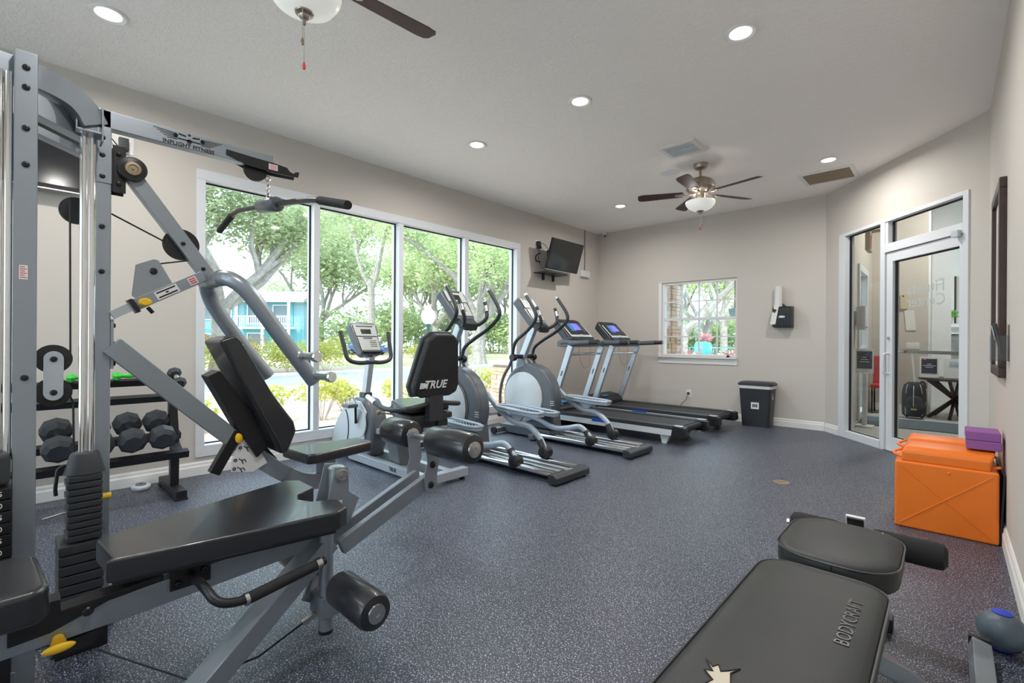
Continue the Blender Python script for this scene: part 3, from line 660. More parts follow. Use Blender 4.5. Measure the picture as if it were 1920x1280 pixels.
# back support and seat
ds = gp('back_support_tube', B().beam(fillet([(XL, .283, 1.125), (XL, .70, .706), (XL, .925, .492), (XL, 1.06, .405), (XL, 1.24, .385)], .12), .05, .078, up=(0, 1, 1)), 'gym_silver', bevel=.004)
gp('mount_plate', B().box((XL - .052, .281, 1.03), (XL + .004, .290, 1.23)), 'gym_silver', ds); bolts(ds, [(XL - .02, .291, z) for z in (1.05, 1.13, 1.205)], (0, 1, 0))
pp = gp('position_plate', B().prism([(XL + .028, .775, .695), (XL + .028, .735, .645), (XL + .028, .713, .590), (XL + .028, .710, .534), (XL + .028, .804, .515), (XL + .028, .868, .548), (XL + .028, .80, .688), (XL + .028, .787, .698)], (.005, 0, 0)), 'sticker_white', bevel=.001)
for y, z in ((.780, .677), (.748, .640), (.727, .585), (.722, .546)):
    gp('pin_hole', B().ring((XL + .034, y, z), .0055, .0022, (1, 0, 0), 14), 'print_black', pp)
    gp('exercise_icon', B().tube([(XL + .034, y + .014, z + .006), (XL + .034, y + .026, z - .004), (XL + .034, y + .040, z - .002), (XL + .034, y + .046, z - .016)], .0022, 6).tube([(XL + .034, y + .026, z - .004), (XL + .034, y + .034, z - .022)], .002, 6), 'print_black', pp)
gp('pull_pin', B().lathe([(.012, 0), (.012, .012), (.020, .018), (.018, .036), (.010, .04)], (XL + .026, .735, .690), (1, .05, 0), 18, .7, 1.2), 'yellow_plastic', ds)
gp('adjust_tube', B().beam([(XL + .005, .745, .715), (XL + .005, .645, .535)], .045, .045), 'black_metal', bevel=.003); 
bk = gp('pad_arm', B().prism([(XL - .06, .607, .985), (XL - .06, .655, 1.01), (XL - .06, .80, .79), (XL - .06, .865, .63), (XL - .06, .815, .585), (XL - .06, .73, .74)], (.115, 0, 0)).beam([(XL - .03, .80, .68), (XL - .03, .91, .535)], .05, .05), 'black_metal', bevel=.004)
bp_ = gp('back_pad', B().prism([(XL - .13, .632, 1.146), (XL - .13, .700, 1.172), (XL - .13, .728, 1.14), (XL - .13, .860, .895), (XL - .13, .960, .75), (XL - .13, .972, .702), (XL - .13, .930, .600), (XL - .13, .895, .600), (XL - .13, .755, .89)], (.255, 0, 0)), 'vinyl_black', bevel=.014, seg=3)
gp('piping', B().tube([(XL + .126, .652, 1.140), (XL + .126, .70, 1.02), (XL + .126, .785, .86), (XL + .126, .885, .665), (XL + .126, .905, .61)], .0035, 6), 'vinyl_black', bp_)
sp = gp('seat_pad', B().prism([(XL - .16, 1.01, .515), (XL + .10, 1.035, .515), (XL + .115, 1.08, .515), (XL + .05, 1.43, .515), (XL + .02, 1.445, .515), (XL - .12, 1.43, .515)], (0, 0, .055)), 'vinyl_black', bevel=.014, seg=3)
gp('seat_post', B().box((XL - .03, 1.14, .40), (XL + .03, 1.22, .515)), 'gym_silver', sp)
# leg station
XB = -1.80
mb = gp('bench_beam', B().beam([(XB, -.60, .352), (XB, .25, .362), (XB, .86, .395)], .05, .075), 'gym_silver', bevel=.004)
gp('carriage', B().prism([(XB + .03, .00, .40), (XB + .03, .33, .425), (XB + .03, .33, .405), (XB + .03, .20, .395), (XB + .03, .08, .355), (XB + .03, .0, .35)], (-.06, 0, 0)).box((XB - .03, -.30, .40), (XB + .03, .10, .44)), 'black_metal', mb, bevel=.003)
bolts(mb, [(XB + .031, .155, .385), (XB + .031, -.08, .40)], r=.013)
gp('wedge', B().prism([(XB + .026, .10, .315), (XB + .026, .20, .325), (XB + .026, .165, .285), (XB + .026, .08, .28)], (-.05, 0, 0)), 'black_plastic', mb)
gp('pull_pin', B().lathe([(.012, 0), (.014, .015), (.016, .022)], (XB + .026, .095, .335), (1, 0, -.2), 16).ball((XB + .060, .095, .322), .034, sc=(.28, 1.0, .36)), 'yellow_plastic', mb)
gp('bench_pad', B().prism([(-1.735, .200, .462), (-1.72, .185, .462), (-1.645, .60, .462), (-1.615, .82, .462), (-1.64, .865, .462), (-1.755, .885, .462), (-1.80, .80, .462), (-1.86, .775, .462), (-1.92, .80, .462), (-1.965, .885, .462), (-2.11, .885, .462), (-2.15, .84, .462), (-2.08, .60, .462), (-1.955, .22, .462), (-1.92, .185, .462)], (0, 0, .068)), 'vinyl_black', bevel=.018, seg=3)
gp('pad_board', B().prism([(-1.745, .205, .445), (-1.64, .82, .445), (-2.12, .84, .445), (-1.93, .205, .445)], (0, 0, .018)), 'black_plastic')
gp('seat_pad', B().prism([(-1.64, -.34, .44), (-1.64, .05, .44), (-1.665, .075, .44), (-1.92, .06, .44), (-1.95, .02, .44), (-1.95, -.34, .44)], (0, 0, .09)), 'vinyl_black', bevel=.024, seg=3)
ut = gp('pivot_post', B().cyl((-1.85, .925, .395), (-1.85, .925, .622), .030), 'gym_silver'); gp('post_cap', B().lathe([(.033, 0), (.033, .006), (.024, .011), (.001, .012)], (-1.85, .925, .622)), 'gym_silver', ut)
for x in (-1.895, -1.805):
    gp('pivot_plate', B().prism([(x, .845, .43), (x, .885, .40), (x, .955, .40), (x, 1.0, .495), (x, .955, .53), (x, .95, .632), (x, .895, .640)], (.006, 0, 0)), 'gym_silver', ut)
gp('bearing', B().lathe([(.027, 0), (.027, .006), (.019, .007), (.017, .004), (.010, .004), (.009, .010), (.004, .010)], (-1.799, .922, .605), (1, 0, 0), 24), 'satin_steel', ut)
gp('warning_sticker', B().box((-1.7990, .885, .475), (-1.7984, .925, .505)), 'sticker_white', ut)
lv = gp('leg_lever', B().cyl((-1.72, .822, .06), (-1.72, .822, .452), .0255), 'gym_silver')
gp('lever_cap', B().cyl((-1.72, .822, .05), (-1.72, .822, .062), .027), 'black_plastic', lv)
gp('collar', B().box((-1.79, .79, .115), (-1.685, .86, .195)).beam([(-1.78, .78, .155), (-1.83, .87, .30)], .02, .07), 'gym_silver', lv, bevel=.004)
def rollers(par, y, z, spans, r):
    for x0, x1 in spans:
        q = gp('foam_roller', B().lathe([(r * .62, 0), (r * .9, .006), (r, .022), (r, x1 - x0 - .022), (r * .9, x1 - x0 - .006), (r * .62, x1 - x0)], (x0, y, z), (1, 0, 0), 28), 'vinyl_black', par)
        e = x1
        gp('roller_cap', B().lathe([(r * .52, 0), (r * .50, .006), (r * .16, .007), (r * .14, .002)], (e - .001, y, z), (1, 0, 0), 24), 'satin_steel', q)
        pl = B()
        for k in range(18):
            a = 2 * PI * k / 18; pl.beam([(e - .004, y + r * .55 * math.cos(a), z + r * .55 * math.sin(a)), (e - .014, y + r * .86 * math.cos(a), z + r * .86 * math.sin(a))], .006, .005)
        gp('gathered_edge', pl, 'vinyl_black', q)
    gp('roller_rod', B().cyl((spans[0][0] - .01, y, z), (spans[-1][1] + .002, y, z), .013), 'satin_steel', par)
rollers(lv, .835, .245, ((-2.09, -1.85), (-1.64, -1.385)), .062)
arm = None
for x in (-1.735, -1.825):
    arm = gp('curl_arm', B().beam([(x, .885, .345), (x, 1.31, .520)], .030, .062), 'gym_silver', bevel=.003)
ap = None
for x in (-1.712, -1.842):
    ap = gp('roller_plate', B().prism([(x, 1.268, .490), (x, 1.283, .470), (x, 1.318, .470), (x, 1.335, .490), (x, 1.335, .560), (x, 1.348, .600), (x, 1.335, .700), (x, 1.318, .722), (x, 1.285, .722), (x, 1.270, .700), (x, 1.282, .600), (x, 1.268, .560)], (-.006 if x < -1.8 else .006, 0, 0)), 'gym_silver', arm)
bolts(ap, [(-1.706, 1.30, .503), (-1.706, 1.31, .592)], r=.016)
rollers(arm, 1.305, .705, ((-2.06, -1.855), (-1.70, -1.425)), .066)
lg = gp('front_leg', B().beam([(-1.75, .84, .385), (-1.75, .40, .012)], .10, .066, up=(0, 1, -1)), 'gym_silver', bevel=.005); gp('rubber_foot', B().box((-1.81, .355, 0), (-1.69, .445, .018)), 'black_rubber', lg)
hd = gp('side_handle', B().tube(fillet([(-1.755, .40, .405), (-1.64, .405, .405), (-1.585, .425, .365), (-1.575, .49, .352), (-1.60, .76, .378)], .05), .0135, 14), 'black_metal')
gp('grip', B().tube([(-1.577, .505, .3535), (-1.597, .725, .3745)], .018, 14), 'foam_black', hd)
for p0, p1 in (((-1.5765, .496, .353), (-1.5775, .507, .354)), ((-1.5972, .726, .3747), (-1.599, .745, .3765))): gp('grip_ring', B().tube([p0, p1], .0195, 14), 'satin_steel', hd)
gp('handle_plate', B().box((XB + .027, .345, .365), (XB + .034, .455, .425)), 'black_metal', hd, bevel=.002); bolts(hd, [(XB + .035, .365, .385), (XB + .035, .435, .408)], r=.010)
gp('cable', B().tube([(-1.74, .79, .122), (-1.76, .60, .045), (-1.80, .42, .03), (-2.2, .22, .05)], .0035, 6), 'black_rubber'); gp('cable_clevis', B().beam([(-1.735, .805, .128), (-1.745, .745, .104)], .016, .018), 'satin_steel')
gp('base_frame', B().box((XL - .055, -.60, 0), (XL + .005, .30, .06)).box((-2.32, -.60, 0), (-1.77, -.54, .06)).box((-2.47, -.60, 0), (-2.30, -.54, .06)).box((-2.29, -.55, 0), (-2.23, .02, .06)).box((XB - .03, -.60, .05), (XB + .03, -.54, .32)), 'gym_silver', bevel=.004)
gp('stack_base', B().box((-2.51, .115, 0), (-2.32, .26, .07)), 'black_metal', bevel=.003); gp('stack_base', B().box((-2.35, -.20, 0), (-2.17, .008, .195)), 'black_metal', bevel=.003)

# ------------------------------------------------------------------ cardio machines, all facing the wide window
# local axes: x forward (towards the window), y to the side nearer the camera, z up; turned half round when placed
def elliptical(label):
    t = thing('elliptical_trainer', label, 'elliptical', (0, 0, 0), PI, 'elliptical trainers')
    # round flywheel housing
    def circ(r, cx, cz, a0, a1, n=26): return [(cx + r * math.cos(math.radians(a0 + (a1 - a0) * k / n)), cz + r * math.sin(math.radians(a0 + (a1 - a0) * k / n))) for k in range(n + 1)]
    prof = circ(.40, .50, .48, -62, 200) + [(.09, .12)]
    shell = put('flywheel_housing', B().prism([(x, -.085, z) for x, z in prof], (0, .17, 0)), 'mid_grey_plastic', t, bevel=.028, seg=3)
    for s_ in (1, -1):
        d = put('side_disc', B().lathe([(.30, 0), (.30, .014), (.285, .024), (.10, .030), (.055, .030)], (.56, s_ * .085, .48), (0, s_, 0), 40), 'pale_plastic', shell)
        put('disc_groove', B().ring((.56, s_ * .100, .48), .303, .005, (0, 1, 0), 40), 'black_plastic', d)
        put('crank_hub', B().lathe([(.055, .028), (.050, .036), (.030, .030), (.028, .034), (.001, .036)], (.56, s_ * .092, .48), (0, s_, 0), 24, .8, 1.15), 'dark_plastic', d)
        for k in range(3): put('vent_line', B().cbox((.115, s_ * .088, .46 - k * .022), (.055, .004, .007)), 'pale_plastic', shell)
    put('crescent', B().sweep([(.50 + .385 * math.cos(math.radians(a)), 0, .48 + .385 * math.sin(math.radians(a))) for a in range(80, 206, 7)], [(-.06, -.012), (.06, -.012), (.045, .022), (-.045, .022)], up=(1, 0, .2)), 'mid_grey_plastic', shell)
    put('neck_cover', B().sweep([(.60, 0, .80), (.645, 0, .88), (.66, 0, .965)], [(-.07, -.11), (.07, -.11), (.07, .11), (-.07, .11)], up=(1, 0, 0), scales=(1.0, .72, .42)), 'mid_grey_plastic', shell, bevel=.012)
    put('mast', B().beam([(.70, 0, .86), (.43, 0, 1.40)], .062, .085, up=(1, 0, .5)), 'machine_silver', t, bevel=.008)
    # console
    cs = put('console', B().prism([(.60, -.165, 1.66), (.625, -.13, 1.69), (.63, .0, 1.70), (.625, .13, 1.69), (.60, .165, 1.66), (.375, .125, 1.385), (.36, .09, 1.37), (.36, -.09, 1.37), (.375, -.125, 1.385)], (.075, 0, -.05)), 'mid_grey_plastic', t, bevel=.012)
    u = V(.235, 0, .30).normalized(); n = V(-.30, 0, .235).normalized() * -1
    n = V(-.787, 0, .617)
    def cface(name, c0, hy, hu, m, par, dep=.004):
        c = V(.492, 0, 1.532) + u * c0[1] + V(0, c0[0], 0) + n * .004
        return put(name, B().prism([c + V(0, -hy, 0) - u * hu, c + V(0, hy, 0) - u * hu, c + V(0, hy, 0) + u * hu, c + V(0, -hy, 0) + u * hu], n * dep), m, par, bevel=.0015)
    cface('console_panel', (0, .105), .125, .075, 'console_face', cs); cface('console_panel', (0, -.07), .105, .088, 'console_face', cs)
    cface('reading_slot', (0, .165), .085, .008, 'black_plastic', cs, .007); cface('display', (-.01, .09), .045, .035, 'lcd_dark', cs, .007); cface('name_strip', (0, .010), .06, .010, 'mid_grey_plastic', cs, .008)
    for r in range(3):
        for c in range(3): cface('key', (-.02 + c * .022 - .03, -.05 - r * .022), .007, .006, 'mid_grey_plastic', cs, .006)
    put('console_bin', B().prism([(.40, -.10, 1.40), (.40, .10, 1.40), (.28, .09, 1.33), (.27, .0, 1.325), (.28, -.09, 1.33)], (.03, 0, -.075)), 'dark_plastic', t, bevel=.015)
    put('pivot_bar', B().cyl((.64, -.20, .965), (.64, .20, .965), .026), 'black_plastic', t)
    for s_ in (1, -1):
        y = s_ * .185
        put('pivot_boot', B().lathe([(.040, -.03), (.045, 0), (.040, .03)], (.64, y, .955), (0, 1, 0), 20), 'black_plastic', t)
        hx = .0 if s_ > 0 else -.05
        h = put('moving_handle', B().tube(spline([(.655, y, .93), (.63, y + s_ * .01, 1.07), (.55 + hx, y + s_ * .03, 1.17), (.36 + hx, y + s_ * .06, 1.28), (.225 + hx, y + s_ * .08, 1.40), (.23 + hx, y + s_ * .085, 1.50), (.37 + hx, y + s_ * .08, 1.69)], 6), .0205, 12), 'dark_plastic', t)
        put('handle_cap', B().cyl((.365 + hx, y + s_ * .08, 1.682), (.382 + hx, y + s_ * .08, 1.707), .0215), 'satin_steel', h)
        low = spline([(.655, y, .95), (.70, y, .86), (.79, y + s_ * .02, .70), (.83, y + s_ * .03, .50), (.815, y + s_ * .03, .25)], 6) if s_ > 0 else spline([(.655, y, .95), (.60, y, .86), (.53, y - .02, .78), (.50, y - .03, .64)], 6)
        put('lower_lever', B().tube(low, .0195, 12), 'mid_grey_plastic', t)
        f = put('fixed_handle', B().tube(spline([(.40, s_ * .06, 1.30), (.30, s_ * .10, 1.32), (.235, s_ * .15, 1.39), (.265, s_ * .17, 1.50), (.285, s_ * .172, 1.555)], 6), .0195, 12), 'dark_plastic', t)
        put('pulse_grip', B().tube([(.240, s_ * .163, 1.455), (.262, s_ * .170, 1.515)], .0212, 12), 'satin_steel', f)
        # pedal arm running on the rails
        if s_ > 0: pts = [(.82, .215, .25), (.55, .20, .30), (.25, .19, .255), (.02, .18, .185), (-.16, .175, .20), (-.33, .17, .235), (-.43, .165, .17), (-.47, .16, .115)]; pc = V(.26, .19, .325)
        else: pts = [(.50, -.215, .645), (.32, -.215, .61), (.10, -.21, .46), (-.10, -.205, .365), (-.30, -.20, .345), (-.45, -.185, .26), (-.535, -.17, .15)]; pc = V(-.17, -.20, .455)
        a = put('pedal_arm', B().oval(spline(pts, 6), .042, .060), 'machine_blue_grey', t)
        put('link_joint', B().lathe([(.024, -.035), (.028, 0), (.024, .035)], pts[0], (0, 1, 0), 16), 'black_plastic', a)
        end = Vector(pts[-1])
        put('roller_fork', B().oval([end + V(.07, 0, .085), end + V(.02, 0, .01)], .06, .075), 'dark_plastic', a)
        put('roller_wheel', B().lathe([(.030, -.052), (.052, -.044), (.056, -.012), (.045, 0), (.056, .012), (.052, .044), (.030, .052)], end + V(0, 0, -.012), (0, 1, 0), 24), 'black_plastic', a)
        # pedal with raised rim
        P = [(-.33, -.045), (-.24, -.078), (.05, -.085), (.22, -.075), (.30, -.04), (.31, 0), (.30, .04), (.22, .075), (.05, .085), (-.24, .078), (-.33, .045)]
        pd = put('pedal', B().prism([pc + V(x * .88, y2, .0 + (.04 * x)) for x, y2 in P], (0, 0, .028)), 'machine_blue_grey', t, bevel=.006)
        put('pedal_rim', B().tube([pc + V(x * .88, y2, .040 + (.04 * x)) for x, y2 in P], .014, 8, closed=True), 'machine_blue_grey', pd)
        tr = B()
        for i in range(9):
            for j in range(4): tr.cyl(pc + V(-.20 + i * .042, -.045 + j * .03, .026), pc + V(-.20 + i * .042, -.045 + j * .03, .034), .008, n=6)
        q = put('tread_studs', tr, 'dark_plastic', pd); q['kind'] = 'stuff'
        put('pedal_bracket', B().prism([pc + V(-.10, -.02, .0), pc + V(.10, -.02, .0), pc + V(.04, -.02, -.075), pc + V(-.03, -.02, -.075)], (0, .04, 0)), 'machine_blue_grey', pd, bevel=.004)
    # base
    for y in (-.165, .165):
        put('rail', B().tube([(.28, y, .07), (-.90, y, .07)], .026, 14), 'chrome', t)
    put('rail_deck', B().box((-.90, -.135, .028), (.25, .135, .062)), 'mid_grey_plastic', t, bevel=.006)
    for y in (-.05, .05): put('rail', B().tube([(.2, y, .066), (-.90, y, .066)], .016, 10), 'satin_steel', t)
    put('rear_cap', B().prism([(-.88, -.235, .012), (-.88, -.235, .085), (-.94, -.235, .088), (-.975, -.235, .065), (-.975, -.235, .012)], (0, .47, 0)), 'dark_plastic', t, bevel=.010)
    lettering('TRUE', .035, 'pale_plastic', t, (-.92, 0, .0885), (0, -1, 0), (1, 0, 0))
    for x, y in ((-.93, -.19), (-.93, .19), (.30, .22), (.30, -.22)): put('levelling_foot', B().cyl((x, y, 0), (x, y, .016), .028), 'black_rubber', t)
    put('base_frame', B().box((.12, -.12, .02), (.93, .12, .12)).box((.26, -.25, .014), (.34, .25, .075)).box((.84, -.24, .02), (.92, .24, .08)), 'mid_grey_plastic', t, bevel=.010)
    for y in (-.25, .25): put('transport_wheel', B().cyl((.90, y - .015, .045), (.90, y + .015, .045), .045), 'black_rubber', t)
    return t
e1 = elliptical('elliptical trainer directly behind the recumbent bike'); e1.location = (-3.24, 3.19, 0)
dup(e1, (-3.24, 4.37, 0), PI, 'elliptical trainer standing right beside the two treadmills')

def treadmill(label):
    t = thing('treadmill', label, 'treadmill', (0, 0, 0), PI, 'treadmills')
    hw = .36
    put('walking_belt', B().box((-.98, -.255, .19), (.78, .255, .203)), 'belt_black', t, bevel=.004)
    put('deck', B().box((-.96, -.27, .15), (.80, .27, .188)), 'black_plastic', t)
    for s_ in (1, -1):
        r = put('side_rail', B().prism([(-.98, s_ * .255, .155), (.74, s_ * .255, .155), (.74, s_ * .255, .215), (-.98, s_ * .255, .215)], (0, s_ * (hw - .255), 0)), 'dark_plastic', t, bevel=.006)
        put('side_skirt', B().box((-.95, s_ * hw - (.004 if s_ < 0 else -.0), .105), (.70, s_ * hw + (.0 if s_ < 0 else .004), .172)), 'pale_plastic', r)
        put('rail_badge', B().box((-.10, s_ * (hw + .001) - .001, .150), (.12, s_ * (hw + .006) + .001, .19)), 'logo_blue', r)
        put('end_cap', B().prism([(-1.07, 0, .09), (-1.09, 0, .12), (-1.08, 0, .205), (-.94, 0, .222), (-.92, 0, .09)], (0, .105, 0)), 'black_plastic', t, bevel=.010, loc=(0, .265 if s_ > 0 else -.37, 0))
        put('cap_pad', B().box((-1.05, s_ * .33 - .03, .215), (-.95, s_ * .33 + .03, .222)), 'pale_plastic', t, rot=(0, 0, 0))
        put('rear_foot', B().prism([(-.85, s_ * .30 - .025, .0), (-.80, s_ * .30 - .025, .0), (-.76, s_ * .30 - .025, .15), (-.92, s_ * .30 - .025, .15)], (0, .05, 0)), 'pale_plastic', t, bevel=.004)
        up = put('upright', B().beam([(.82, s_ * .375, .06), (.44, s_ * .375, 1.10)], .05, .085, up=(1, 0, .4)), 'machine_silver', t, bevel=.010)
        put('bolt_plate', B().cbox((.575, s_ * .375 + .027 * 1, .73), (.018, .002, .075), (0, math.radians(-20), 0)), 'mid_grey_plastic', up)
        hb = put('handrail', B().oval([(.60, s_ * .375, 1.125), (.42, s_ * .375, 1.135), (.02, s_ * .375, 1.15)], .055, .062), 'dark_plastic', t)
        put('rail_sleeve', B().oval([(.47, s_ * .375, 1.131), (.15, s_ * .375, 1.145)], .060, .068), 'mid_grey_plastic', hb)
    put('crossbar', B().cyl((.475, -.36, .985), (.475, .36, .985), .015), 'satin_steel', t)
    put('motor_hood', B().prism([(.66, -.33, .14), (.66, -.33, .24), (.74, -.33, .315), (.90, -.33, .345), (1.0, -.33, .30), (1.02, -.33, .14)], (0, .66, 0)), 'black_plastic', t, bevel=.025, seg=3)
    put('hood_badge', B().cbox((.735, .09, .318), (.05, .16, .004), (0, math.radians(-22), 0)), 'accent_blue', t)
    put('front_base', B().box((.70, -.40, .02), (.98, .40, .12)), 'black_plastic', t, bevel=.010)
    put('roller', B().cyl((-1.0, -.25, .165), (-1.0, .25, .165), .035), 'belt_black', t)
    # console
    dash = put('dashboard', B().prism([(.40, -.40, 1.10), (.40, -.40, 1.165), (.56, -.40, 1.185), (.66, -.40, 1.16), (.66, -.40, 1.09), (.56, -.40, 1.08)], (0, .80, 0)), 'mid_grey_plastic', t, bevel=.014)
    put('cup_well', B().cbox((.52, .24, 1.19), (.12, .16, .05)), 'dark_plastic', dash, bevel=.015)
    nose = put('console', B().prism([(.78, -.27, 1.455), (.80, -.20, 1.475), (.80, .20, 1.475), (.78, .27, 1.455), (.52, .30, 1.20), (.46, .22, 1.175), (.46, -.22, 1.175), (.52, -.30, 1.20)], (.05, 0, -.10)), 'black_plastic', t, bevel=.022, seg=3)
    u = V(.27, 0, .26).normalized(); n = V(-.694, 0, .72)
    def cf(name, c0, hy, hu, m, par, dep=.005):
        c = V(.635, 0, 1.325) + u * c0[1] + V(0, c0[0], 0) + n * .002
        return put(name, B().prism([c + V(0, -hy, 0) - u * hu, c + V(0, hy, 0) - u * hu, c + V(0, hy * .96, 0) + u * hu, c + V(0, -hy * .96, 0) + u * hu], n * dep), m, par, bevel=.002)
    cf('console_trim', (0, -.02), .255, .135, 'pale_plastic', nose); cf('console_face', (0, .02), .225, .135, 'black_plastic', nose, .010)
    cf('side_screen', (.08, .03), .055, .075, 'screen_cyan', nose, .013); cf('main_screen', (-.03, .04), .075, .065, 'screen_blue', nose, .015)
    cf('keypad', (-.155, .02), .045, .09, 'dark_plastic', nose, .013); cf('start_key', (0, -.13), .035, .016, 'pale_plastic', nose, .012)
    for j in range(4): cf('key', (-.155, -.04 + j * .035), .03, .009, 'mid_grey_plastic', nose, .016)
    put('safety_cord', B().tube(spline([(.44, .20, 1.09), (.43, .19, .92), (.43, .08, .80), (.43, -.04, .86), (.44, -.07, 1.09)], 6), .0025, 6), 'print_red', t)
    return t
t1 = treadmill('treadmill next to the ellipticals, nearer of the two'); t1.location = (-3.20, 5.42, 0)
dup(t1, (-3.20, 6.46, 0), PI, 'treadmill parked along the back wall, in the corner under the television')

# recumbent bike
bk = thing('recumbent_bike', 'recumbent exercise bike with padded backrest, nearest the gym', 'exercise bike', (-3.60, 2.37, 0), PI)
prof = [(.36, .05), (1.04, .05), (1.04, .14), (.99, .28), (.88, .42), (.74, .53), (.60, .61), (.44, .60), (.33, .50), (.28, .36), (.30, .20)]
hs = put('drive_housing', B().prism([(x, -.09, z) for x, z in prof], (0, .18, 0)), 'mid_grey_plastic', bk, bevel=.035, seg=3)
for s_ in (1, -1):
    sp_ = put('side_cover', B().prism([(x * .94 + .05, s_ * .088, z * .92 + .02) for x, z in prof[1:-2]] + [(.40, s_ * .088, .36), (.40, s_ * .088, .12)], (0, s_ * .018, 0)), 'pale_plastic', hs, bevel=.008)
    put('cover_groove', B().tube([(.80 - .12 * math.cos(a) * 1.0, s_ * .108, .30 + .2 * math.sin(a)) for a in [math.radians(-60 + 12 * k) for k in range(11)]], .006, 6), 'black_plastic', sp_)
    put('crank_disc', B().lathe([(.145, 0), (.14, .008), (.03, .012), (.001, .012)], (.50, s_ * .104, .37), (0, s_, 0), 32), 'pale_plastic', sp_)
    dz = .17 if s_ > 0 else -.17
    cr = put('crank_arm', B().beam([(.50, s_ * .13, .37), (.50 - .03, s_ * .15, .37 + dz)], .02, .03), 'black_metal', bk, bevel=.003)
    pd = put('pedal', B().box((.40, min(s_ * .16, s_ * .26), .36 + dz), (.53, max(s_ * .16, s_ * .26), .395 + dz)), 'mid_grey_plastic', bk, bevel=.008)
    put('pedal_strap', B().tube([(.44, s_ * .16, .40 + dz), (.45, s_ * .19, .45 + dz), (.45, s_ * .23, .45 + dz), (.44, s_ * .26, .40 + dz)], .008, 6), 'pale_plastic', pd)
put('mast', B().beam([(.56, 0, .58), (.47, 0, 1.0)], .055, .075, up=(1, 0, .3)), 'machine_silver', bk, bevel=.006)
put('mast_collar', B().cbox((.55, 0, .62), (.10, .085, .06)), 'dark_plastic', bk, bevel=.006)
cs = put('console', B().prism([(.60, -.145, 1.30), (.62, -.12, 1.325), (.625, 0, 1.335), (.62, .12, 1.325), (.60, .145, 1.30), (.44, .11, 1.03), (.43, .08, 1.01), (.43, -.08, 1.01), (.44, -.11, 1.03)], (.09, 0, -.03)), 'mid_grey_plastic', bk, bevel=.012)
u = V(.17, 0, .28).normalized(); n = V(-.855, 0, .519)
def bf(name, c0, hy, hu, m, dep=.004):
    c = V(.522, 0, 1.17) + u * c0[1] + V(0, c0[0], 0) + n * .003
    return put(name, B().prism([c + V(0, -hy, 0) - u * hu, c + V(0, hy, 0) - u * hu, c + V(0, hy * 1.08, 0) + u * hu, c + V(0, -hy * 1.08, 0) + u * hu], n * dep), m, cs, bevel=.0015)
bf('console_panel', (0, .09), .112, .065, 'console_face'); bf('console_panel', (0, -.065), .098, .08, 'console_face'); bf('display', (0, .075), .05, .026, 'lcd_dark', .008); bf('reading_slot', (0, .135), .085, .006, 'black_plastic', .008); bf('name_strip', (0, .005), .045, .012, 'mid_grey_plastic', .008)
for r in range(4):
    for c in range(4): bf('key', (-.015 - c * .018, -.03 - r * .02), .006, .0055, 'black_plastic' if r % 2 else 'mid_grey_plastic', .006)
bf('ledge', (0, -.155), .10, .010, 'dark_plastic', .03)
put('front_handlebar', B().tube(fillet([(.57, .255, 1.235), (.47, .235, .965), (.45, .12, .935), (.46, 0, .945), (.45, -.12, .935), (.47, -.235, .965), (.57, -.255, 1.235)], .07), .020, 12), 'dark_plastic', bk)
br = put('backrest', B().prism([(-.60, -.085, 1.215), (-.60, .085, 1.215), (-.585, .15, 1.17), (-.50, .225, .80), (-.49, .21, .735), (-.48, .14, .705), (-.48, -.14, .705), (-.49, -.21, .735), (-.50, -.225, .80), (-.585, -.15, 1.17)], (-.075, 0, -.012)), 'vinyl_grey', bk, bevel=.022, seg=3)
put('back_shell', B().prism([(-.605, -.10, 1.225), (-.605, .10, 1.225), (-.58, .165, 1.17), (-.495, .24, .79), (-.485, .20, .70), (-.485, -.20, .70), (-.495, -.24, .79), (-.58, -.165, 1.17)], (.03, 0, .005)), 'mid_grey_plastic', br, bevel=.008)
nb = V(-1, 0, -.16).normalized()
lettering('TRUE', .092, 'print_white', br, V(-.588, .035, .80), (0, -1, 0), (-.22, 0, .976), bold=.002, shear=.15)
put('emblem', B().prism([(-.588, .19, .775), (-.588, .145, .775), (-.593, .155, .80), (-.593, .175, .80), (-.593, .135, .78), (-.596, .120, .815), (-.597, .185, .822)], (-.004, 0, 0)), 'print_white', br)
st = put('seat_cushion', B().prism([(-.48, -.20, .565), (-.48, .20, .565), (-.30, .21, .57), (-.12, .15, .58), (-.06, .06, .58), (-.06, -.06, .58), (-.12, -.15, .58), (-.30, -.21, .57)], (0, 0, .065)), 'vinyl_black', bk, bevel=.022, seg=3)
put('seat_shell', B().prism([(-.50, -.215, .50), (-.50, .215, .50), (-.30, .22, .51), (-.10, .155, .54), (-.05, .06, .55), (-.05, -.06, .55), (-.10, -.155, .54), (-.30, -.22, .51)], (0, 0, .05)), 'dark_plastic', st, bevel=.010)
put('back_bracket', B().box((-.56, -.07, .50), (-.49, .07, .76)), 'dark_plastic', bk, bevel=.008)
for s_ in (1, -1):
    h = put('side_handle', B().tube(fillet([(-.52, s_ * .06, .64), (-.54, s_ * .27, .62), (-.40, s_ * .30, .60), (-.22, s_ * .29, .60), (.02, s_ * .28, .67)], .06), .020, 12), 'dark_plastic', bk)
    put('pulse_grip', B().tube([(-.10, s_ * .286, .633), (.03, s_ * .279, .673)], .0222, 12), 'satin_steel', h)
put('seat_carriage', B().box((-.44, -.09, .40), (-.10, .09, .50)).box((-.46, -.20, .43), (-.30, -.09, .49)), 'dark_plastic', bk, bevel=.010)
put('seat_rail', B().beam([(.35, 0, .30), (-.50, 0, .42)], .09, .05), 'machine_silver', bk, bevel=.005)
put('seat_lever', B().cyl((-.20, .10, .52), (-.08, .24, .545), .008).ball((-.08, .24, .545), .02), 'brass_bronze', bk)
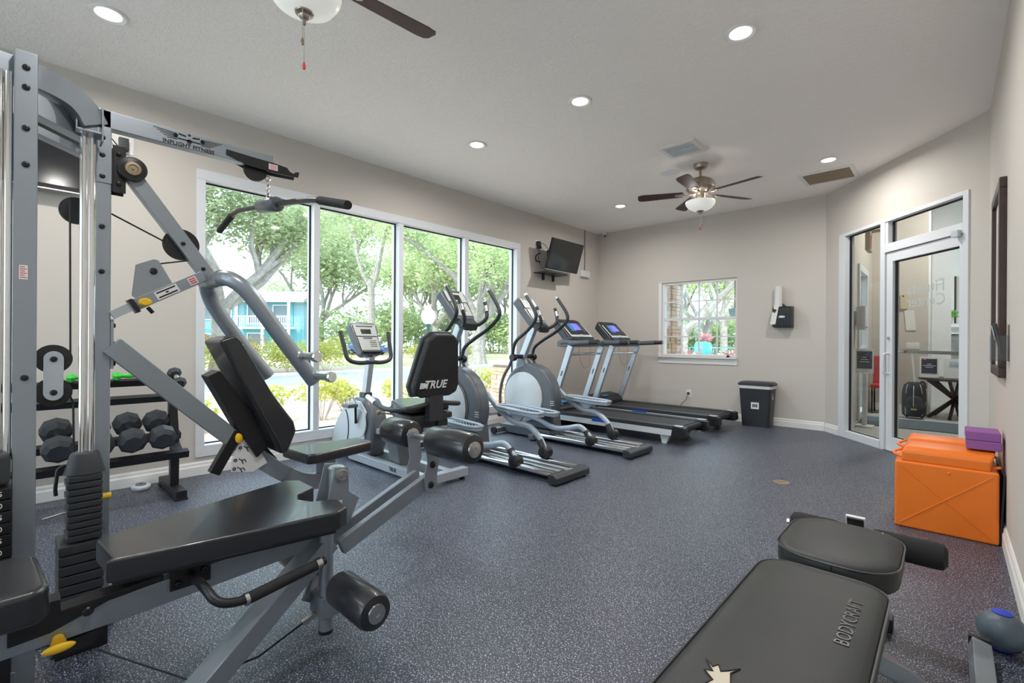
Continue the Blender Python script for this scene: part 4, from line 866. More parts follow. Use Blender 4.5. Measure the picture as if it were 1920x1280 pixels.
put('seat_post', B().beam([(-.02, 0, .34), (-.10, 0, .07)], .14, .09, up=(1, 0, 0)).prism([(-.02, -.06, .34), (.10, -.06, .30), (.02, -.06, .07), (-.15, -.06, .07)], (0, .12, 0)), 'mid_grey_plastic', bk, bevel=.010)
mr = put('base_rail', B().beam([(.62, .115, .055), (-.60, .115, .055)], .06, .07).beam([(.62, -.115, .055), (-.60, -.115, .055)], .06, .07), 'machine_silver', bk, bevel=.006)
lettering('TRUE', .045, 'print_black', mr, (-.15, .146, .055), (-1, 0, 0), (0, 0, 1), bold=.001)
put('rear_stabiliser', B().box((-.66, -.26, .028), (-.585, .26, .098)), 'machine_silver', bk, bevel=.006); put('front_stabiliser', B().box((.90, -.25, .02), (.98, .25, .08)), 'machine_silver', bk, bevel=.006)
for x, y in ((-.62, -.22), (-.62, .22), (.94, -.21), (.94, .21)): put('levelling_foot', B().cyl((x, y, 0), (x, y, .03), .022), 'black_rubber', bk)

# ------------------------------------------------------------------ dumbbell rack and dumbbells
rk = thing('dumbbell_rack', 'black two-tier dumbbell rack standing against the left wall', 'dumbbell rack', (-4.30, .10, 0))
def rp(name, b, m, par=rk, **kw):
    b.v = [(x + 4.30, y - .10, z) for x, y, z in b.v]; return put(name, b, m, par, **kw)
for y in (.845, -.72):
    u = rp('rack_upright', B().beam([(-4.235, y, .05), (-4.22, y, .38), (-4.28, y, .60), (-4.28, y, .80)], .055, .055, up=(0, 1, 0)), 'black_metal', bevel=.004)
    rp('rack_foot', B().box((-4.56, y - .035, .012), (-4.0, y + .035, .07)), 'black_metal', u, bevel=.006)
    for x in (-4.03, -4.52): rp('foot_pad', B().box((x - .03, y - .04, 0), (x + .03, y + .04, .015)), 'black_rubber', u)
for x, z, h in ((-4.11, .735, .045), (-4.36, .835, .045), (-4.07, .325, .05), (-4.31, .425, .05)):
    rp('shelf_rail', B().beam([(x, -.75, z), (x, .90, z)], .055, h, up=(.3, 0, 1)), 'black_metal', bevel=.003)
for y in (.845, -.72): rp('shelf_arm', B().beam([(-4.37, y, .83), (-4.10, y, .73)], .05, .035).beam([(-4.32, y, .42), (-4.06, y, .32)], .05, .035), 'black_metal')
def dumbbell(label, hr, hl, gl, hm, gm='satin_steel', sides=8, name='hex_dumbbell', grp='rubber dumbbells on the rack'):
    t = thing(name, label, 'dumbbell', (0, 0, 0), 0, grp)
    put('handle', B().lathe([(.013, -gl / 2), (.0165, -gl / 4), (.0175, 0), (.0165, gl / 4), (.013, gl / 2)], (0, 0, 0), (1, 0, 0), 16), gm, t)
    for s_ in (-1, 1):
        put('head', B().lathe([(hr * .62, s_ * gl / 2), (hr, s_ * (gl / 2 + .022)), (hr, s_ * (gl / 2 + hl - .022)), (hr * .66, s_ * (gl / 2 + hl))], (0, 0, 0), (1, 0, 0), sides), hm, t, smooth=False)
    return t
def place(o, x, y, z, tilt):
    o.location = (x, y, z); o.rotation_euler = (0, tilt, 0); return o
TL = math.atan2(.10, .24)     # the tiers slope towards the room
d0 = place(dumbbell('black dumbbell at the right end of the lower rack tier', .083, .105, .12, 'weight_iron'), -4.175, .745, .503, TL)
d1 = dup(d0, (-4.175, .578, .503), 0, 'black dumbbell second from the right end of the lower tier', 'rubber dumbbells on the rack'); d1.rotation_euler = (0, TL, 0)
for y, l in ((.215, 'black dumbbell seen between the gym upright and its weight stack'), (.405, 'black dumbbell mostly hidden behind the gym weight stack')):
    q = dup(d0, (-4.175, y, .503), 0, l, 'rubber dumbbells on the rack'); q.rotation_euler = (0, TL, 0)
place(dumbbell('small black dumbbell at the right end of the top tier', .048, .055, .11, 'weight_iron', grp='small dumbbells on the top tier'), -4.235, .86, .862, TL)
g0 = place(dumbbell('right of the two bright green dumbbells on the top tier', .036, .045, .10, 'green_vinyl', 'green_vinyl', 6, 'vinyl_dumbbell', 'small dumbbells on the top tier'), -4.235, .625, .842, TL)
g0.rotation_euler = (0, 0, PI / 2); g0.location = (-4.345, .60, .886)
g1 = dup(g0, (-4.345, .36, .886), 0, 'left of the two bright green dumbbells, beside the gym upright', 'small dumbbells on the top tier'); g1.rotation_euler = (0, 0, PI / 2)
t = thing('oval_disc', 'pale grey oval plastic disc lying on the floor by the rack foot', 'disc', (-4.56, .70, 0))
put('disc_body', B().lathe([(.075, 0), (.082, .008), (.082, .022), (.072, .03), (.001, .031)], (0, 0, 0), (0, 0, 1), 30, .75, 1.1), 'pale_plastic', t)
put('disc_dial', B().lathe([(.045, .03), (.043, .036), (.012, .037), (.010, .033)], (0, 0, 0), (0, 0, 1), 24, .75, 1.1), 'mid_grey_plastic', t)

# ------------------------------------------------------------------ televisions, sockets and cords
t = thing('wall_television', 'flat black television on the left wall behind the gym uprights', 'television', (WL, -.12, 2.42))
put('tv_body', B().box((.05, -.46, -.225), (.095, .50, .235)), 'black_plastic', t, bevel=.006)
put('tv_screen', B().box((.095, -.445, -.195), (.0965, .485, .222)), 'screen_black', t); put('tv_trim', B().box((.05, -.46, -.232), (.097, .50, -.224)), 'satin_steel', t)
put('wall_bracket', B().box((.0, -.12, -.12), (.05, .12, .12)).box((.0, .17, -.25), (.05, .20, -.2)), 'black_metal', t)
ct = thing('corner_television', 'small black television tilted down on a shelf bracket in the far corner', 'television', (WL, 5.93, 2.48))
R = Euler((0, math.radians(17), 0)).to_matrix().to_4x4(); R.translation = V(.28, 0, 0)
def tv(name, b, m, par=ct, **kw):
    b.v = [tuple(R @ Vector(v)) for v in b.v]; return put(name, b, m, par, **kw)
body = tv('tv_body', B().box((-.04, -.40, -.235), (.0, .40, .235)), 'black_plastic', bevel=.006)
tv('tv_screen', B().box((0, -.385, -.215), (.0015, .385, .222)), 'screen_black', body); tv('tv_base_trim', B().box((-.04, -.39, -.245), (.004, .20, -.235)), 'satin_steel', body)
put('wall_arm', B().box((0, -.12, -.10), (.02, .12, .12)).box((.02, -.04, -.03), (.25, .04, .04)), 'black_metal', ct)
sh = put('shelf', B().box((.02, -.47, -.285), (.24, .10, -.27)), 'black_metal', ct, bevel=.002)
for y in (-.30, -.05): put('shelf_leg', B().box((.05, y - .012, -.38), (.09, y + .012, -.285)), 'black_metal', sh)
put('cable_loop', B().tube(spline([(.10, -.40, .02), (.06, -.46, -.02), (.07, -.47, -.10), (.12, -.42, -.12)], 5), .010, 6), 'black_rubber', ct)
t = thing('wall_socket', 'white wall socket with two black plugs left of the corner television', 'socket', (WL, 5.58, 2.655))
put('cover_plate', B().box((0, -.06, -.06), (.006, .06, .06)), 'trim_white', t, bevel=.002)
for z, y in ((.01, -.02), (-.045, -.01)): put('plug', B().box((.006, y - .025, z - .03), (.06, y + .03, z + .03)), 'black_plastic', t, bevel=.006)
put('power_cord', B().tube(spline([(.05, .0, .0), (.06, .08, .01), (.08, .16, -.06), (.14, .20, -.12)], 5), .004, 6).tube(spline([(.04, -.01, -.07), (.015, .0, -.20), (.02, .05, -.32), (.08, .12, -.40)], 5), .004, 6), 'black_rubber', t)
t = thing('junction_box', 'small white junction box right of the corner television', 'box', (WL, 6.83, 2.33))
put('box_body', B().box((0, -.13, -.055), (.05, .12, .055)), 'trim_white', t, bevel=.004); put('knob', B().cyl((.02, .12, -.01), (.02, .17, -.01), .015), 'trim_white', t)
for z in (-.03, 0, .03): put('louvre', B().box((.05, -.10, z - .004), (.053, .09, z + .004)), 'pale_plastic', t)
put('cable', B().tube(spline([(.012, .01, .055), (.010, .02, .30), (.012, .01, .55), (.012, .01, .765)], 4), .006, 6), 'mid_grey_plastic', t)
t = thing('security_camera', 'tiny white security camera in the ceiling corner by the television', 'camera', (-4.52, 7.26, CE))
put('camera_base', B().lathe([(.035, 0), (.035, -.02), (.015, -.03)]), 'trim_white', t); put('camera_body', B().cyl((.0, .02, -.05), (.05, -.07, -.075), .024), 'trim_white', t, bevel=.003); put('lens', B().cyl((.05, -.07, -.075), (.054, -.078, -.077), .019), 'black_plastic', t)
t = thing('wall_socket', 'white wall plate with black charger on the left wall beside the gym', 'socket', (WL, .585, 2.655))
put('cover_plate', B().box((0, -.075, -.075), (.006, .075, .085)), 'trim_white', t, bevel=.002); put('charger', B().box((.006, -.02, -.06), (.05, .04, .035)), 'black_plastic', t, bevel=.004)
put('cord', B().tube(spline([(.03, -.02, -.04), (.05, -.06, .0), (.03, -.10, .05), (.03, -.14, .10)], 5), .004, 6), 'black_rubber', t)
t = thing('wall_socket', 'low white wall socket with a plugged cord under the back window', 'socket', (-3.0, WB, .35))
put('cover_plate', B().box((-.04, -.006, -.06), (.04, 0, .06)), 'trim_white', t, bevel=.002); put('plug', B().box((-.02, -.035, -.01), (.015, -.006, .02)), 'black_plastic', t, bevel=.004)
put('cord', B().tube(spline([(-.01, -.03, .0), (-.03, -.05, -.10), (-.10, -.05, -.17), (-.14, -.07, -.30), (-.16, -.08, -.338)], 5), .004, 6), 'black_rubber', t)

# ------------------------------------------------------------------ bin and wipe dispenser
t = thing('waste_bin', 'black plastic waste bin with lid and pale liner by the back wall', 'bin', (-1.955, 7.115, 0), 0)
def rr(hx, hy, z, r=.04, k=4):
    out = []
    for cx, cy, a0 in ((hx - r, hy - r, 0), (-hx + r, hy - r, 90), (-hx + r, -hy + r, 180), (hx - r, -hy + r, 270)):
        out += [(cx + r * math.cos(math.radians(a0 + 90 * j / k)), cy + r * math.sin(math.radians(a0 + 90 * j / k)), z) for j in range(k + 1)]
    return out
def loft(rings):
    b = B(); n = len(rings[0]); F = []
    for i in range(len(rings) - 1): F += [(i * n + j, i * n + (j + 1) % n, (i + 1) * n + (j + 1) % n, (i + 1) * n + j) for j in range(n)]
    F += [tuple(range(n - 1, -1, -1)), tuple((len(rings) - 1) * n + j for j in range(n))]
    return b.add([p for r in rings for p in r], F)
put('bin_body', loft([rr(.175, .115, 0), rr(.205, .140, .52), rr(.207, .142, .535)]), 'dark_plastic', t)
put('bin_liner', loft([rr(.209, .144, .522), rr(.213, .148, .535), rr(.209, .144, .565)]), 'paper_white', t)
put('bin_lid', loft([rr(.212, .146, .562), rr(.220, .154, .568), rr(.220, .154, .590), rr(.195, .130, .612)]), 'dark_plastic', t)
sk = put('bin_sticker', B().box((-.045, -.1335, .245), (.055, -.1275, .335)), 'sticker_white', t, rot=(0, 0, 0))
for k in range(3): put('sticker_print', B().box((-.025 + k * .022, -.1345, .268), (-.010 + k * .022, -.133, .312)), 'print_black', sk)
put('side_label', B().box((.199, -.05, .38), (.2015, -.005, .49)), 'sticker_white', t); put('label_print', B().box((.2012, -.04, .41), (.202, -.018, .475)), 'print_black', t)
t = thing('wipe_dispenser', 'black wall dispenser with a paper roll and hanging white wipe', 'dispenser', (-1.675, WB, 1.50))
put('dispenser_body', B().prism([(-.12, 0, .155), (-.12, -.11, .15), (-.12, -.13, .10), (-.12, -.12, -.13), (-.12, 0, -.14)], (.24, 0, 0)), 'black_plastic', t, bevel=.012)
for k in range(7): put('rib', B().box((-.10 + k * .035, -.128, -.12), (-.09 + k * .035, -.121, .09)), 'black_plastic', t)
put('paper_roll', B().cyl((-.055, -.07, .15), (-.055, -.07, .43), .048), 'paper_white', t)
put('hanging_wipe', B().prism([(-.085, -.105, .22), (-.03, -.118, .20), (-.045, -.135, .10), (-.075, -.136, -.09), (-.145, -.134, -.095), (-.12, -.134, .05)], (.0, .002, .0)), 'paper_white', t)
put('oval_badge', B().lathe([(.042, 0), (.040, .003), (.001, .003)], (.0, -.126, .01), (0, -1, 0), 24, 1.0, .35), 'paper_white', t)
put('guide_fin', B().prism([(-.02, -.05, .15), (.05, -.05, .15), (-.02, -.05, .205)], (0, -.02, 0)), 'black_plastic', t)

# ------------------------------------------------------------------ orange boxes, yoga blocks, wall things on the right
def orange_box(label, y0, y1, lidw):
    t = thing('storage_box', label, 'box', (-.02, (y0 + y1) / 2, 0), 0, 'orange vinyl boxes')
    hy = (y1 - y0) / 2; x0, x1 = -.232, .232
    bd = put('box_body', B().box((x0, -hy, .0), (x1, hy, .415)), 'orange_vinyl', t, bevel=.014, seg=3)
    cr = B(); e = .0012
    cr.tube([(x0 + .03, -hy - e, .03), (x1 - .03, -hy - e, .385)], .0022, 6).tube([(x0 + .03, -hy - e, .385), (x1 - .03, -hy - e, .03)], .0016, 6)
    put('stitched_crease', cr, 'orange_vinyl', bd)
    put('snap', B().lathe([(.008, 0), (.006, .004), (.001, .005)], (.02, -hy, .375), (0, -1, 0), 12), 'orange_vinyl', bd)
    put('lid_cushion', B().prism([(x0 + .03, -hy + .01, .412), (x0 + .03, -hy + .01, .475), (x0 + .05, -hy + .04, .505), (x0 + .06, 0, .522), (x0 + .05, hy - .04, .505), (x0 + .03, hy - .01, .475), (x0 + .03, hy - .01, .412)], (lidw, 0, 0)), 'orange_vinyl', t, bevel=.012, seg=3)
    put('side_strap', B().tube(spline([(x0 + .03, -hy + .06, .43), (x0 - .005, -hy + .07, .445), (x0 - .008, -hy + .11, .45), (x0 + .03, -hy + .13, .47)], 4), .009, 6).tube(spline([(x1 - .03, -hy + .05, .43), (x1 + .0, -hy + .04, .44), (x1 + .004, -hy + .10, .43)], 4), .009, 6), 'orange_vinyl', t)
    return t
orange_box('front orange vinyl storage box with cushioned lid, creases on its face', 3.845, 4.16, .40)
orange_box('orange vinyl storage box standing behind the front orange one', 4.20, 4.52, .40)
for k, (x0, y0, z, l) in enumerate(((.075, 3.93, .524, 'lower purple foam yoga block on the orange boxes'), (.072, 3.935, .577, 'upper purple foam yoga block, on top of another purple block'))):
    o = put('yoga_block', B().box((-.075, -.115, 0), (.075, .115, .052)), 'purple_foam', None, bevel=.006, loc=(x0 + .075, y0 + .115, z)); tag(o, l, 'yoga block', 'purple yoga blocks')
o = put('leaning_board', B().prism([(.212, 3.87, 0), (.222, 3.87, 0), (.238, 3.87, .40), (.228, 3.87, .40)], (0, .62, 0)), 'black_plastic', None); tag(o, 'thin black board leaning on the right wall behind the orange boxes', 'board')
t = thing('picture_frame', 'dark wood picture frame hanging on the right wall', 'picture', (WR, 4.275, 1.54))
fw = .06
for n_, lo, hi in (('frame_rail', (-.033, -.345, -.585), (0, .345, -.585 + fw)), ('frame_rail', (-.033, -.345, .585 - fw), (0, .345, .585)), ('frame_stile', (-.033, -.345, -.585 + fw), (0, -.345 + fw, .585 - fw)), ('frame_stile', (-.033, .345 - fw, -.585 + fw), (0, .345, .585 - fw))):
    put(n_, B().box(lo, hi), 'dark_wood', t, bevel=.004)
put('picture_mat', B().box((-.012, -.285, -.525), (-.004, .285, .525)), 'paper_white', t); put('picture_print', B().box((-.0135, -.18, -.40), (-.011, .18, .40)), 'exit_cream', t)
t = thing('remote_holder', 'clear acrylic wall pocket holding a remote control', 'holder', (WR, 3.76, 1.06))
hx = -.075
hb = B(); hb.box((hx, -.045, 0), (hx + .003, .045, .13)); hb.box((hx, -.045, 0), (0, .045, .004)); hb.box((hx, -.045, 0), (0, -.042, .14)); hb.box((hx, .042, 0), (0, .045, .14)); hb.box((-.004, -.045, 0), (-.001, .045, .20))
put('pocket', hb, 'acrylic', t, smooth=False)
o = thing('remote_control', 'black remote control standing in the clear wall pocket', 'remote control', (WR - .04, 3.76, 1.065))
put('remote_body', B().cbox((0, 0, .105), (.018, .048, .20), (0, math.radians(-10), 0)), 'dark_plastic', o, bevel=.006); put('remote_keys', B().cbox((-.022, 0, .15), (.003, .03, .08), (0, math.radians(-10), 0)), 'pale_plastic', o)
o = put('floor_cover', B().lathe([(.062, 0), (.062, .003), (.054, .006), (.05, .004), (.001, .004)], (0, 0, 0), (0, 0, 1), 30).box((-.03, -.004, .004), (.03, .004, .007)), 'brass_bronze', None, loc=(-1.012, 4.36, 0)); tag(o, 'flat round bronze floor outlet cover in the middle of the rubber floor', 'outlet cover')
t = thing('medicine_ball', 'black and blue medicine ball by the right wall at the picture edge', 'ball', (.150, 2.56, 0))
bz = .072
put('ball_shell', B().ball((0, 0, bz), .072, 32, 20), 'ball_rubber', t); put('ball_band', B().lathe([(.012, .0725), (.030, .067), (.030, .069), (.012, .0745)], (0, 0, bz), (0, 0, 1), 24), 'ball_blue', t); put('ball_band', B().lathe([(.040, -.0615), (.050, -.0535), (.051, -.0545), (.041, -.0628)], (0, 0, bz), (0, 0, 1), 24), 'ball_blue', t)

# ------------------------------------------------------------------ weight bench in the right foreground
bn = thing('weight_bench', 'worn black padded weight bench in the right foreground', 'weight bench', (-.28, 1.6, 0))
def bp(name, b, m, par=bn, **kw):
    b.v = [(x + .28, y - 1.6, z) for x, y, z in b.v]; return put(name, b, m, par, **kw)
def outline(x0, x1, y0, y1, r, z, bulge=0.0, k=6):
    out = []
    for cx, cy, a0 in ((x1 - r, y1 - r, 0), (x0 + r, y1 - r, 90), (x0 + r, y0 + r, 180), (x1 - r, y0 + r, 270)):
        out += [(cx + r * math.cos(math.radians(a0 + 90 * j / k)), cy + r * math.sin(math.radians(a0 + 90 * j / k)), z) for j in range(k + 1)]
    return out
def cushion(name, x0, x1, y0, y1, r, z0, h, m):
    rings = [outline(x0 + i, x1 - i, y0 + i, y1 - i, r - i * .6, z0 + d * h) for i, d in ((.006, 0), (0, .12), (0, .80), (.006, .90), (.020, .97), (.055, 1.02))]
    n = len(rings[0]); b = B(); F = []
    for i in range(len(rings) - 1): F += [(i * n + j, i * n + (j + 1) % n, (i + 1) * n + (j + 1) % n, (i + 1) * n + j) for j in range(n)]
    F += [tuple(range(n - 1, -1, -1)), tuple((len(rings) - 1) * n + j for j in range(n))]
    p = bp(name, b.add([q for r_ in rings for q in r_], F), m, ang=60)
    bp('piping', B().tube([(x, y, z0 + .85 * h) for x, y, z in outline(x0 - .001, x1 + .001, y0 - .001, y1 + .001, r, 0)], .0032, 6, closed=True), 'vinyl_black', p)
    return p
big = cushion('back_pad', -.450, -.118, .55, 1.735, .085, .375, .075, 'vinyl_grey')
sm = cushion('seat_pad', -.452, -.110, 1.795, 2.235, .125, .375, .080, 'vinyl_grey')
bp('pad_seam', B().cyl((-.275, 1.793, .38), (-.275, 1.793, .437), .002, n=6), 'vinyl_black', sm)
lettering('BODYCRAFT', .044, 'vinyl_black', big, (-.180 + .28, 1.445 - 1.6, .4525), (0, 1, 0), (-1, 0, 0), depth=.0006)
tear = [(-.315, 1.125), (-.300, 1.10), (-.285, 1.118), (-.262, 1.150), (-.276, 1.112), (-.262, 1.07), (-.270, 1.02), (-.295, .99), (-.322, 1.00), (-.306, 1.05), (-.338, 1.075), (-.318, 1.085), (-.352, 1.125), (-.325, 1.105)]
tear2 = [(-.352 + (x + .30) * .72, 1.005 + (y - 1.06) * .72) for x, y in tear]
bp('torn_patch', B().prism([(x, y, .4512) for x, y in tear2], (0, 0, .0012)), 'foam_lining', big)
bp('torn_edge', B().tube([(x, y, .4525) for x, y in tear2], .0022, 5, closed=True), 'black_rubber', big)
sp = bp('spine', B().beam([(-.28, .45, .335), (-.28, 2.30, .335)], .06, .07), 'black_metal', bevel=.005)
bp('front_leg', B().beam([(-.28, 2.05, .32), (-.28, 2.42, .02)], .06, .06, up=(0, 1, 1)), 'black_metal', bevel=.004); bp('rear_leg', B().beam([(-.28, .62, .32), (-.28, .40, .03)], .06, .06, up=(0, 1, 1)), 'black_metal', bevel=.004)
bp('front_foot', B().box((-.40, 2.39, 0), (-.16, 2.45, .055)), 'black_metal', bevel=.005); bp('rear_foot', B().box((-.56, .37, 0), (.0, .43, .055)), 'black_metal', bevel=.005)
tp = bp('tube_end', B().cbox((-.285, 2.425, .405), (.066, .012, .052), (math.radians(24), 0, 0)), 'trim_white', bevel=.002); bp('end_cap', B().cbox((-.285, 2.4185, .402), (.056, .010, .042), (math.radians(24), 0, 0)), 'black_plastic', tp)
bp('end_post', B().beam([(-.285, 2.44, .40), (-.285, 2.46, .30)], .05, .03, up=(0, 1, 0)), 'black_metal', tp)
rod = bp('roller_rod', B().cyl((-.535, 2.41, .345), (-.02, 2.41, .345), .012), 'satin_steel')
for x0, x1 in ((-.52, -.33), (-.235, .0)): bp('foam_roller', B().lathe([(.030, 0), (.047, .012), (.05, .03), (.05, x1 - x0 - .03), (.047, x1 - x0 - .012), (.030, x1 - x0)], (x0, 2.41, .345), (1, 0, 0), 28), 'foam_black', rod)
so = bp('side_outrigger', B().beam(fillet([(-.20, 1.62, .30), (-.10, 1.70, .235), (.0, 1.86, .09), (.055, 1.955, .055), (.085, 2.06, .05), (.085, 2.42, .05)], .06), .055, .05), 'gym_silver', bevel=.006)
bp('outrigger_cap', B().box((.055, 2.42, .022), (.115, 2.445, .078)), 'black_plastic', so, bevel=.003); bp('outrigger_plate', B().beam([(-.235, 1.60, .33), (-.155, 1.655, .285)], .07, .09), 'gym_silver', so, bevel=.005); bp('bolt', B().ball((-.155, 1.628, .315), .014), 'chrome', so)
bp('outrigger_pad', B().box((.06, 2.10, 0), (.11, 2.40, .026)), 'black_rubber', so)

# ------------------------------------------------------------------ lobby behind the glass door
LX = -1.02; LY = 10.50; LC = 3.9
lf_ = struct('floor_lobby', B().prism([(LX - .1, 7.30, -.06), (-1.12, 7.45, -.06), (WR + .12, 5.66, -.06), (3.2, 5.66, -.06), (3.2, 12.6, -.06), (LX - .1, 12.6, -.06)], (0, 0, .052)), 'stone_joint', smooth=False)
rnd = random.Random(3)
pk = {}
for i in range(34):                 # planks laid across the lobby
    y0 = 6.05 + i * .19
    xa = max(-1.0, -1.19 + max(0, 7.46 - y0) * .83 + .16) if y0 < 7.6 else -1.0
    x = xa - rnd.random() * .0
    while x < 1.9:
        L = min(.95 + rnd.random() * .5, 1.9 - x)
        if L < .12: break
        put('plank', B().box((x + .002, y0 + .002, -.008), (x + L - .002, y0 + .188, 0)), 'lobby_plank', lf_, smooth=False); x += L
b = B()
b.box((LX - .12, 7.46, 0), (LX, 8.72, LC)); b.box((LX - .12, 9.75, 0), (LX, LY, LC)); b.box((LX - .12, 8.72, 2.36), (LX, 9.75, LC))
struct('wall_lobby_left', b, 'lobby_wall', smooth=False)
struct('wall_lobby_back', B().box((LX - .12, LY, 0), (-.262, LY + .12, LC)), 'lobby_wall', smooth=False)
struct('baseboard_lobby', B().box((LX, LY - .015, 0), (-.262, LY, .11)), 'trim_white', smooth=False)
struct('trim_1', B().box((-.262, LY, 0), (-.235, LY + .9, LC)).box((-.262, 11.35, 0), (.02, 11.45, LC)), 'lobby_white', smooth=False)
struct('wall_lobby_far', B().box((-.30, 12.40, 0), (3.3, 12.52, LC)), 'lobby_white', smooth=False)
struct('wall_lobby_right', B().box((3.2, 5.5, 0), (3.32, 12.5, LC)).box((WR + .15, 5.45, 0), (3.3, 5.57, LC)), 'lobby_wall', smooth=False)
struct('ceiling_lobby', B().prism([(LX - .1, 7.46, LC), (-1.1, 7.47, LC), (WR + .15, 5.50, LC), (3.3, 5.50, LC), (3.3, 12.5, LC), (LX - .1, 12.5, LC)], (0, 0, .1)), 'lobby_white', smooth=False)
b = B(); g = DROT     # upper part of the angled wall above the gym ceiling
struct('wall_lobby_upper', B().box((-.15, .0, CE), (DLEN + .2, .14, LC)), 'lobby_wall', smooth=False, loc=DA, rot=(0, 0, DROT))
# glazed street door in the lobby's left wall
b = B(); b.box((LX - .10, 8.72, 0), (LX + .03, 8.82, 2.36)); b.box((LX - .10, 9.65, 0), (LX + .03, 9.75, 2.36)); b.box((LX - .10, 8.82, 2.26), (LX + .03, 9.65, 2.36)); b.box((LX - .10, 8.82, 0), (LX + .03, 9.65, .10))
d2 = struct('door_2', b, 'frame_white', bevel=.004)
put('pane', B().box((LX - .05, 8.82, .10), (LX - .045, 9.65, 2.26)), 'door_glass', d2, smooth=False); put('door_rail', B().box((LX - .07, 8.82, 1.02), (LX, 9.65, 1.09)), 'frame_white', d2)
def wallpaper(name, label, cat, x0, x1, z0, z1, m, y=LY, th=.012, skew=0.0):
    o = put(name, B().prism([(x0, y, z0), (x1, y, z0), (x1 - skew, y, z1), (x0 - skew, y, z1)], (0, -th, 0)), m, None); tag(o, label, cat); return o
wallpaper('wall_notice', 'pale notice sheet hanging askew on the lobby wall', 'notice', -.545, -.415, 1.38, 1.72, 'paper_white', skew=.03)
t = thing('thermostat', 'cream thermostat box on the lobby wall, behind the door lettering', 'thermostat', (-.575, LY, 1.88)); put('thermostat_body', B().box((-.05, -.03, -.13), (.045, 0, .13)), 'exit_cream', t, bevel=.006); put('sensor', B().cyl((-.01, -.03, .09), (-.01, -.034, .09), .012), 'black_plastic', t)
t = thing('switch_plate', 'wide white switch plate on the lobby wall above the bag', 'switch', (-.46, LY, 1.12)); put('plate', B().box((-.085, -.008, -.055), (.085, 0, .055)), 'trim_white', t, bevel=.002)
for k in range(4): put('rocker', B().box((-.07 + k * .037, -.013, -.03), (-.045 + k * .037, -.008, .03)), 'paper_white', t)
# exit sign seen edge-on
t = thing('exit_sign', 'cream lit exit sign hanging in the lobby, seen edge-on', 'exit sign', (-.845, 8.35, 2.62))
put('sign_body', B().box((-.03, -.17, -.16), (.03, .17, .12)), 'exit_cream', t, bevel=.01); put('sign_arm', B().cbox((.08, .05, .13), (.16, .09, .03)), 'exit_cream', t, bevel=.006); put('sign_face', B().box((.03, -.15, -.14), (.033, -.06, .04)), 'print_red', t); put('hanger', B().cyl((0, 0, .12), (0, 0, LC - 2.62), .008), 'satin_steel', t)
# entrance mat
for x0, x1, y0, y1, l in ((-.98, .9, 8.28, 9.25, 'dark grey entrance mat across the lobby floor'),):
    o = put('entrance_mat', B().box((x0, y0, 0), (x1, y1, .012)), 'mat_grey', None, bevel=.004); tag(o, l, 'mat')
# notice box and poster on the sidelight side
t = thing('notice_box', 'pale blue-white document box beside the street door', 'document box', (LX, 8.45, 1.52)); put('box_shell', B().box((.035, -.13, -.17), (.14, .13, .17)), 'frame_white', t, bevel=.006); put('box_bracket', B().box((0, -.05, -.1), (.035, .05, .1)), 'satin_steel', t)
put('box_slot', B().box((.14, -.10, -.14), (.143, .10, -.125)), 'mid_grey_plastic', t)
t = thing('poster_stand', 'white stand with a navy printed poster by the street door', 'poster stand', (-.86, 8.10, 0))
put('stand_leg', B().box((-.025, -.02, 0), (.025, .02, .74)), 'frame_white', t, bevel=.004); put('stand_base', B().box((-.10, -.12, 0), (.10, .12, .02)), 'frame_white', t, bevel=.004)
pb_ = put('poster_board', B().cbox((0, -.02, .91), (.20, .015, .33)), 'sticker_white', t); put('poster_print', B().cbox((0, -.029, .925), (.17, .003, .24)), 'poster_navy', pb_)
for k in range(3): put('print_line', B().cbox((0, -.031, .90 + k * .03), (.11 - k * .03, .002, .008)), 'print_white', pb_)
t = thing('red_chair', 'red chair partly seen through the door sidelight', 'chair', (-.80, 9.95, 0))
put('seat', B().box((-.16, -.2, .42), (.16, .2, .48)), 'red_fabric', t, bevel=.015); put('backrest', B().box((-.16, .16, .46), (.16, .21, .95)), 'red_fabric', t, bevel=.015)
for x, y in ((-.14, -.17), (.14, -.17), (-.14, .18), (.14, .18)): put('leg', B().cyl((x, y, 0), (x, y, .43), .012), 'black_metal', t)
# rolling backpack
t = thing('rolling_backpack', 'black rolling backpack with a raised silver handle in the lobby', 'backpack', (-.40, 9.56, 0))
put('bag_body', B().lathe([(.115, .03), (.145, .06), (.15, .25), (.145, .42), (.12, .52), (.07, .56)], (0, 0, 0), (0, 0, 1), 24, .75, 1.0), 'bag_fabric', t)
put('front_pocket', B().lathe([(.08, .05), (.105, .09), (.105, .26), (.08, .33), (.03, .36)], (.01, -.09, 0), (0, 0, 1), 20, .6, 1.0), 'bag_fabric', t)
for x in (-.095, .0, .10): put('zip_cord', B().tube(spline([(x, -.115, .06), (x * 1.05, -.155 + abs(x), .25), (x * .9, -.12 + abs(x) * .3, .46), (x * .7, -.06, .53)], 5), .005, 6), 'bag_cord', t)
put('carry_loop', B().tube(spline([(.06, .02, .53), (.10, .0, .57), (.13, -.02, .53), (.13, -.04, .47)], 5), .018, 8), 'bag_fabric', t)
put('buckle', B().box((-.03, -.158, .14), (.04, -.150, .165)), 'bag_gold', t); put('tag', B().box((.13, -.05, .22), (.145, .0, .27)), 'brass_bronze', t)
h = put('telescopic_handle', B().cyl((.01, .09, .45), (-.03, .10, 1.02), .011), 'lobby_white', t); put('handle_grip', B().box((-.07, .085, 1.0), (.01, .115, 1.04)), 'black_plastic', h, bevel=.006)
for x in (-.09, .09): put('wheel', B().cyl((x - .012, .10, .035), (x + .012, .10, .035), .035), 'black_rubber', t)
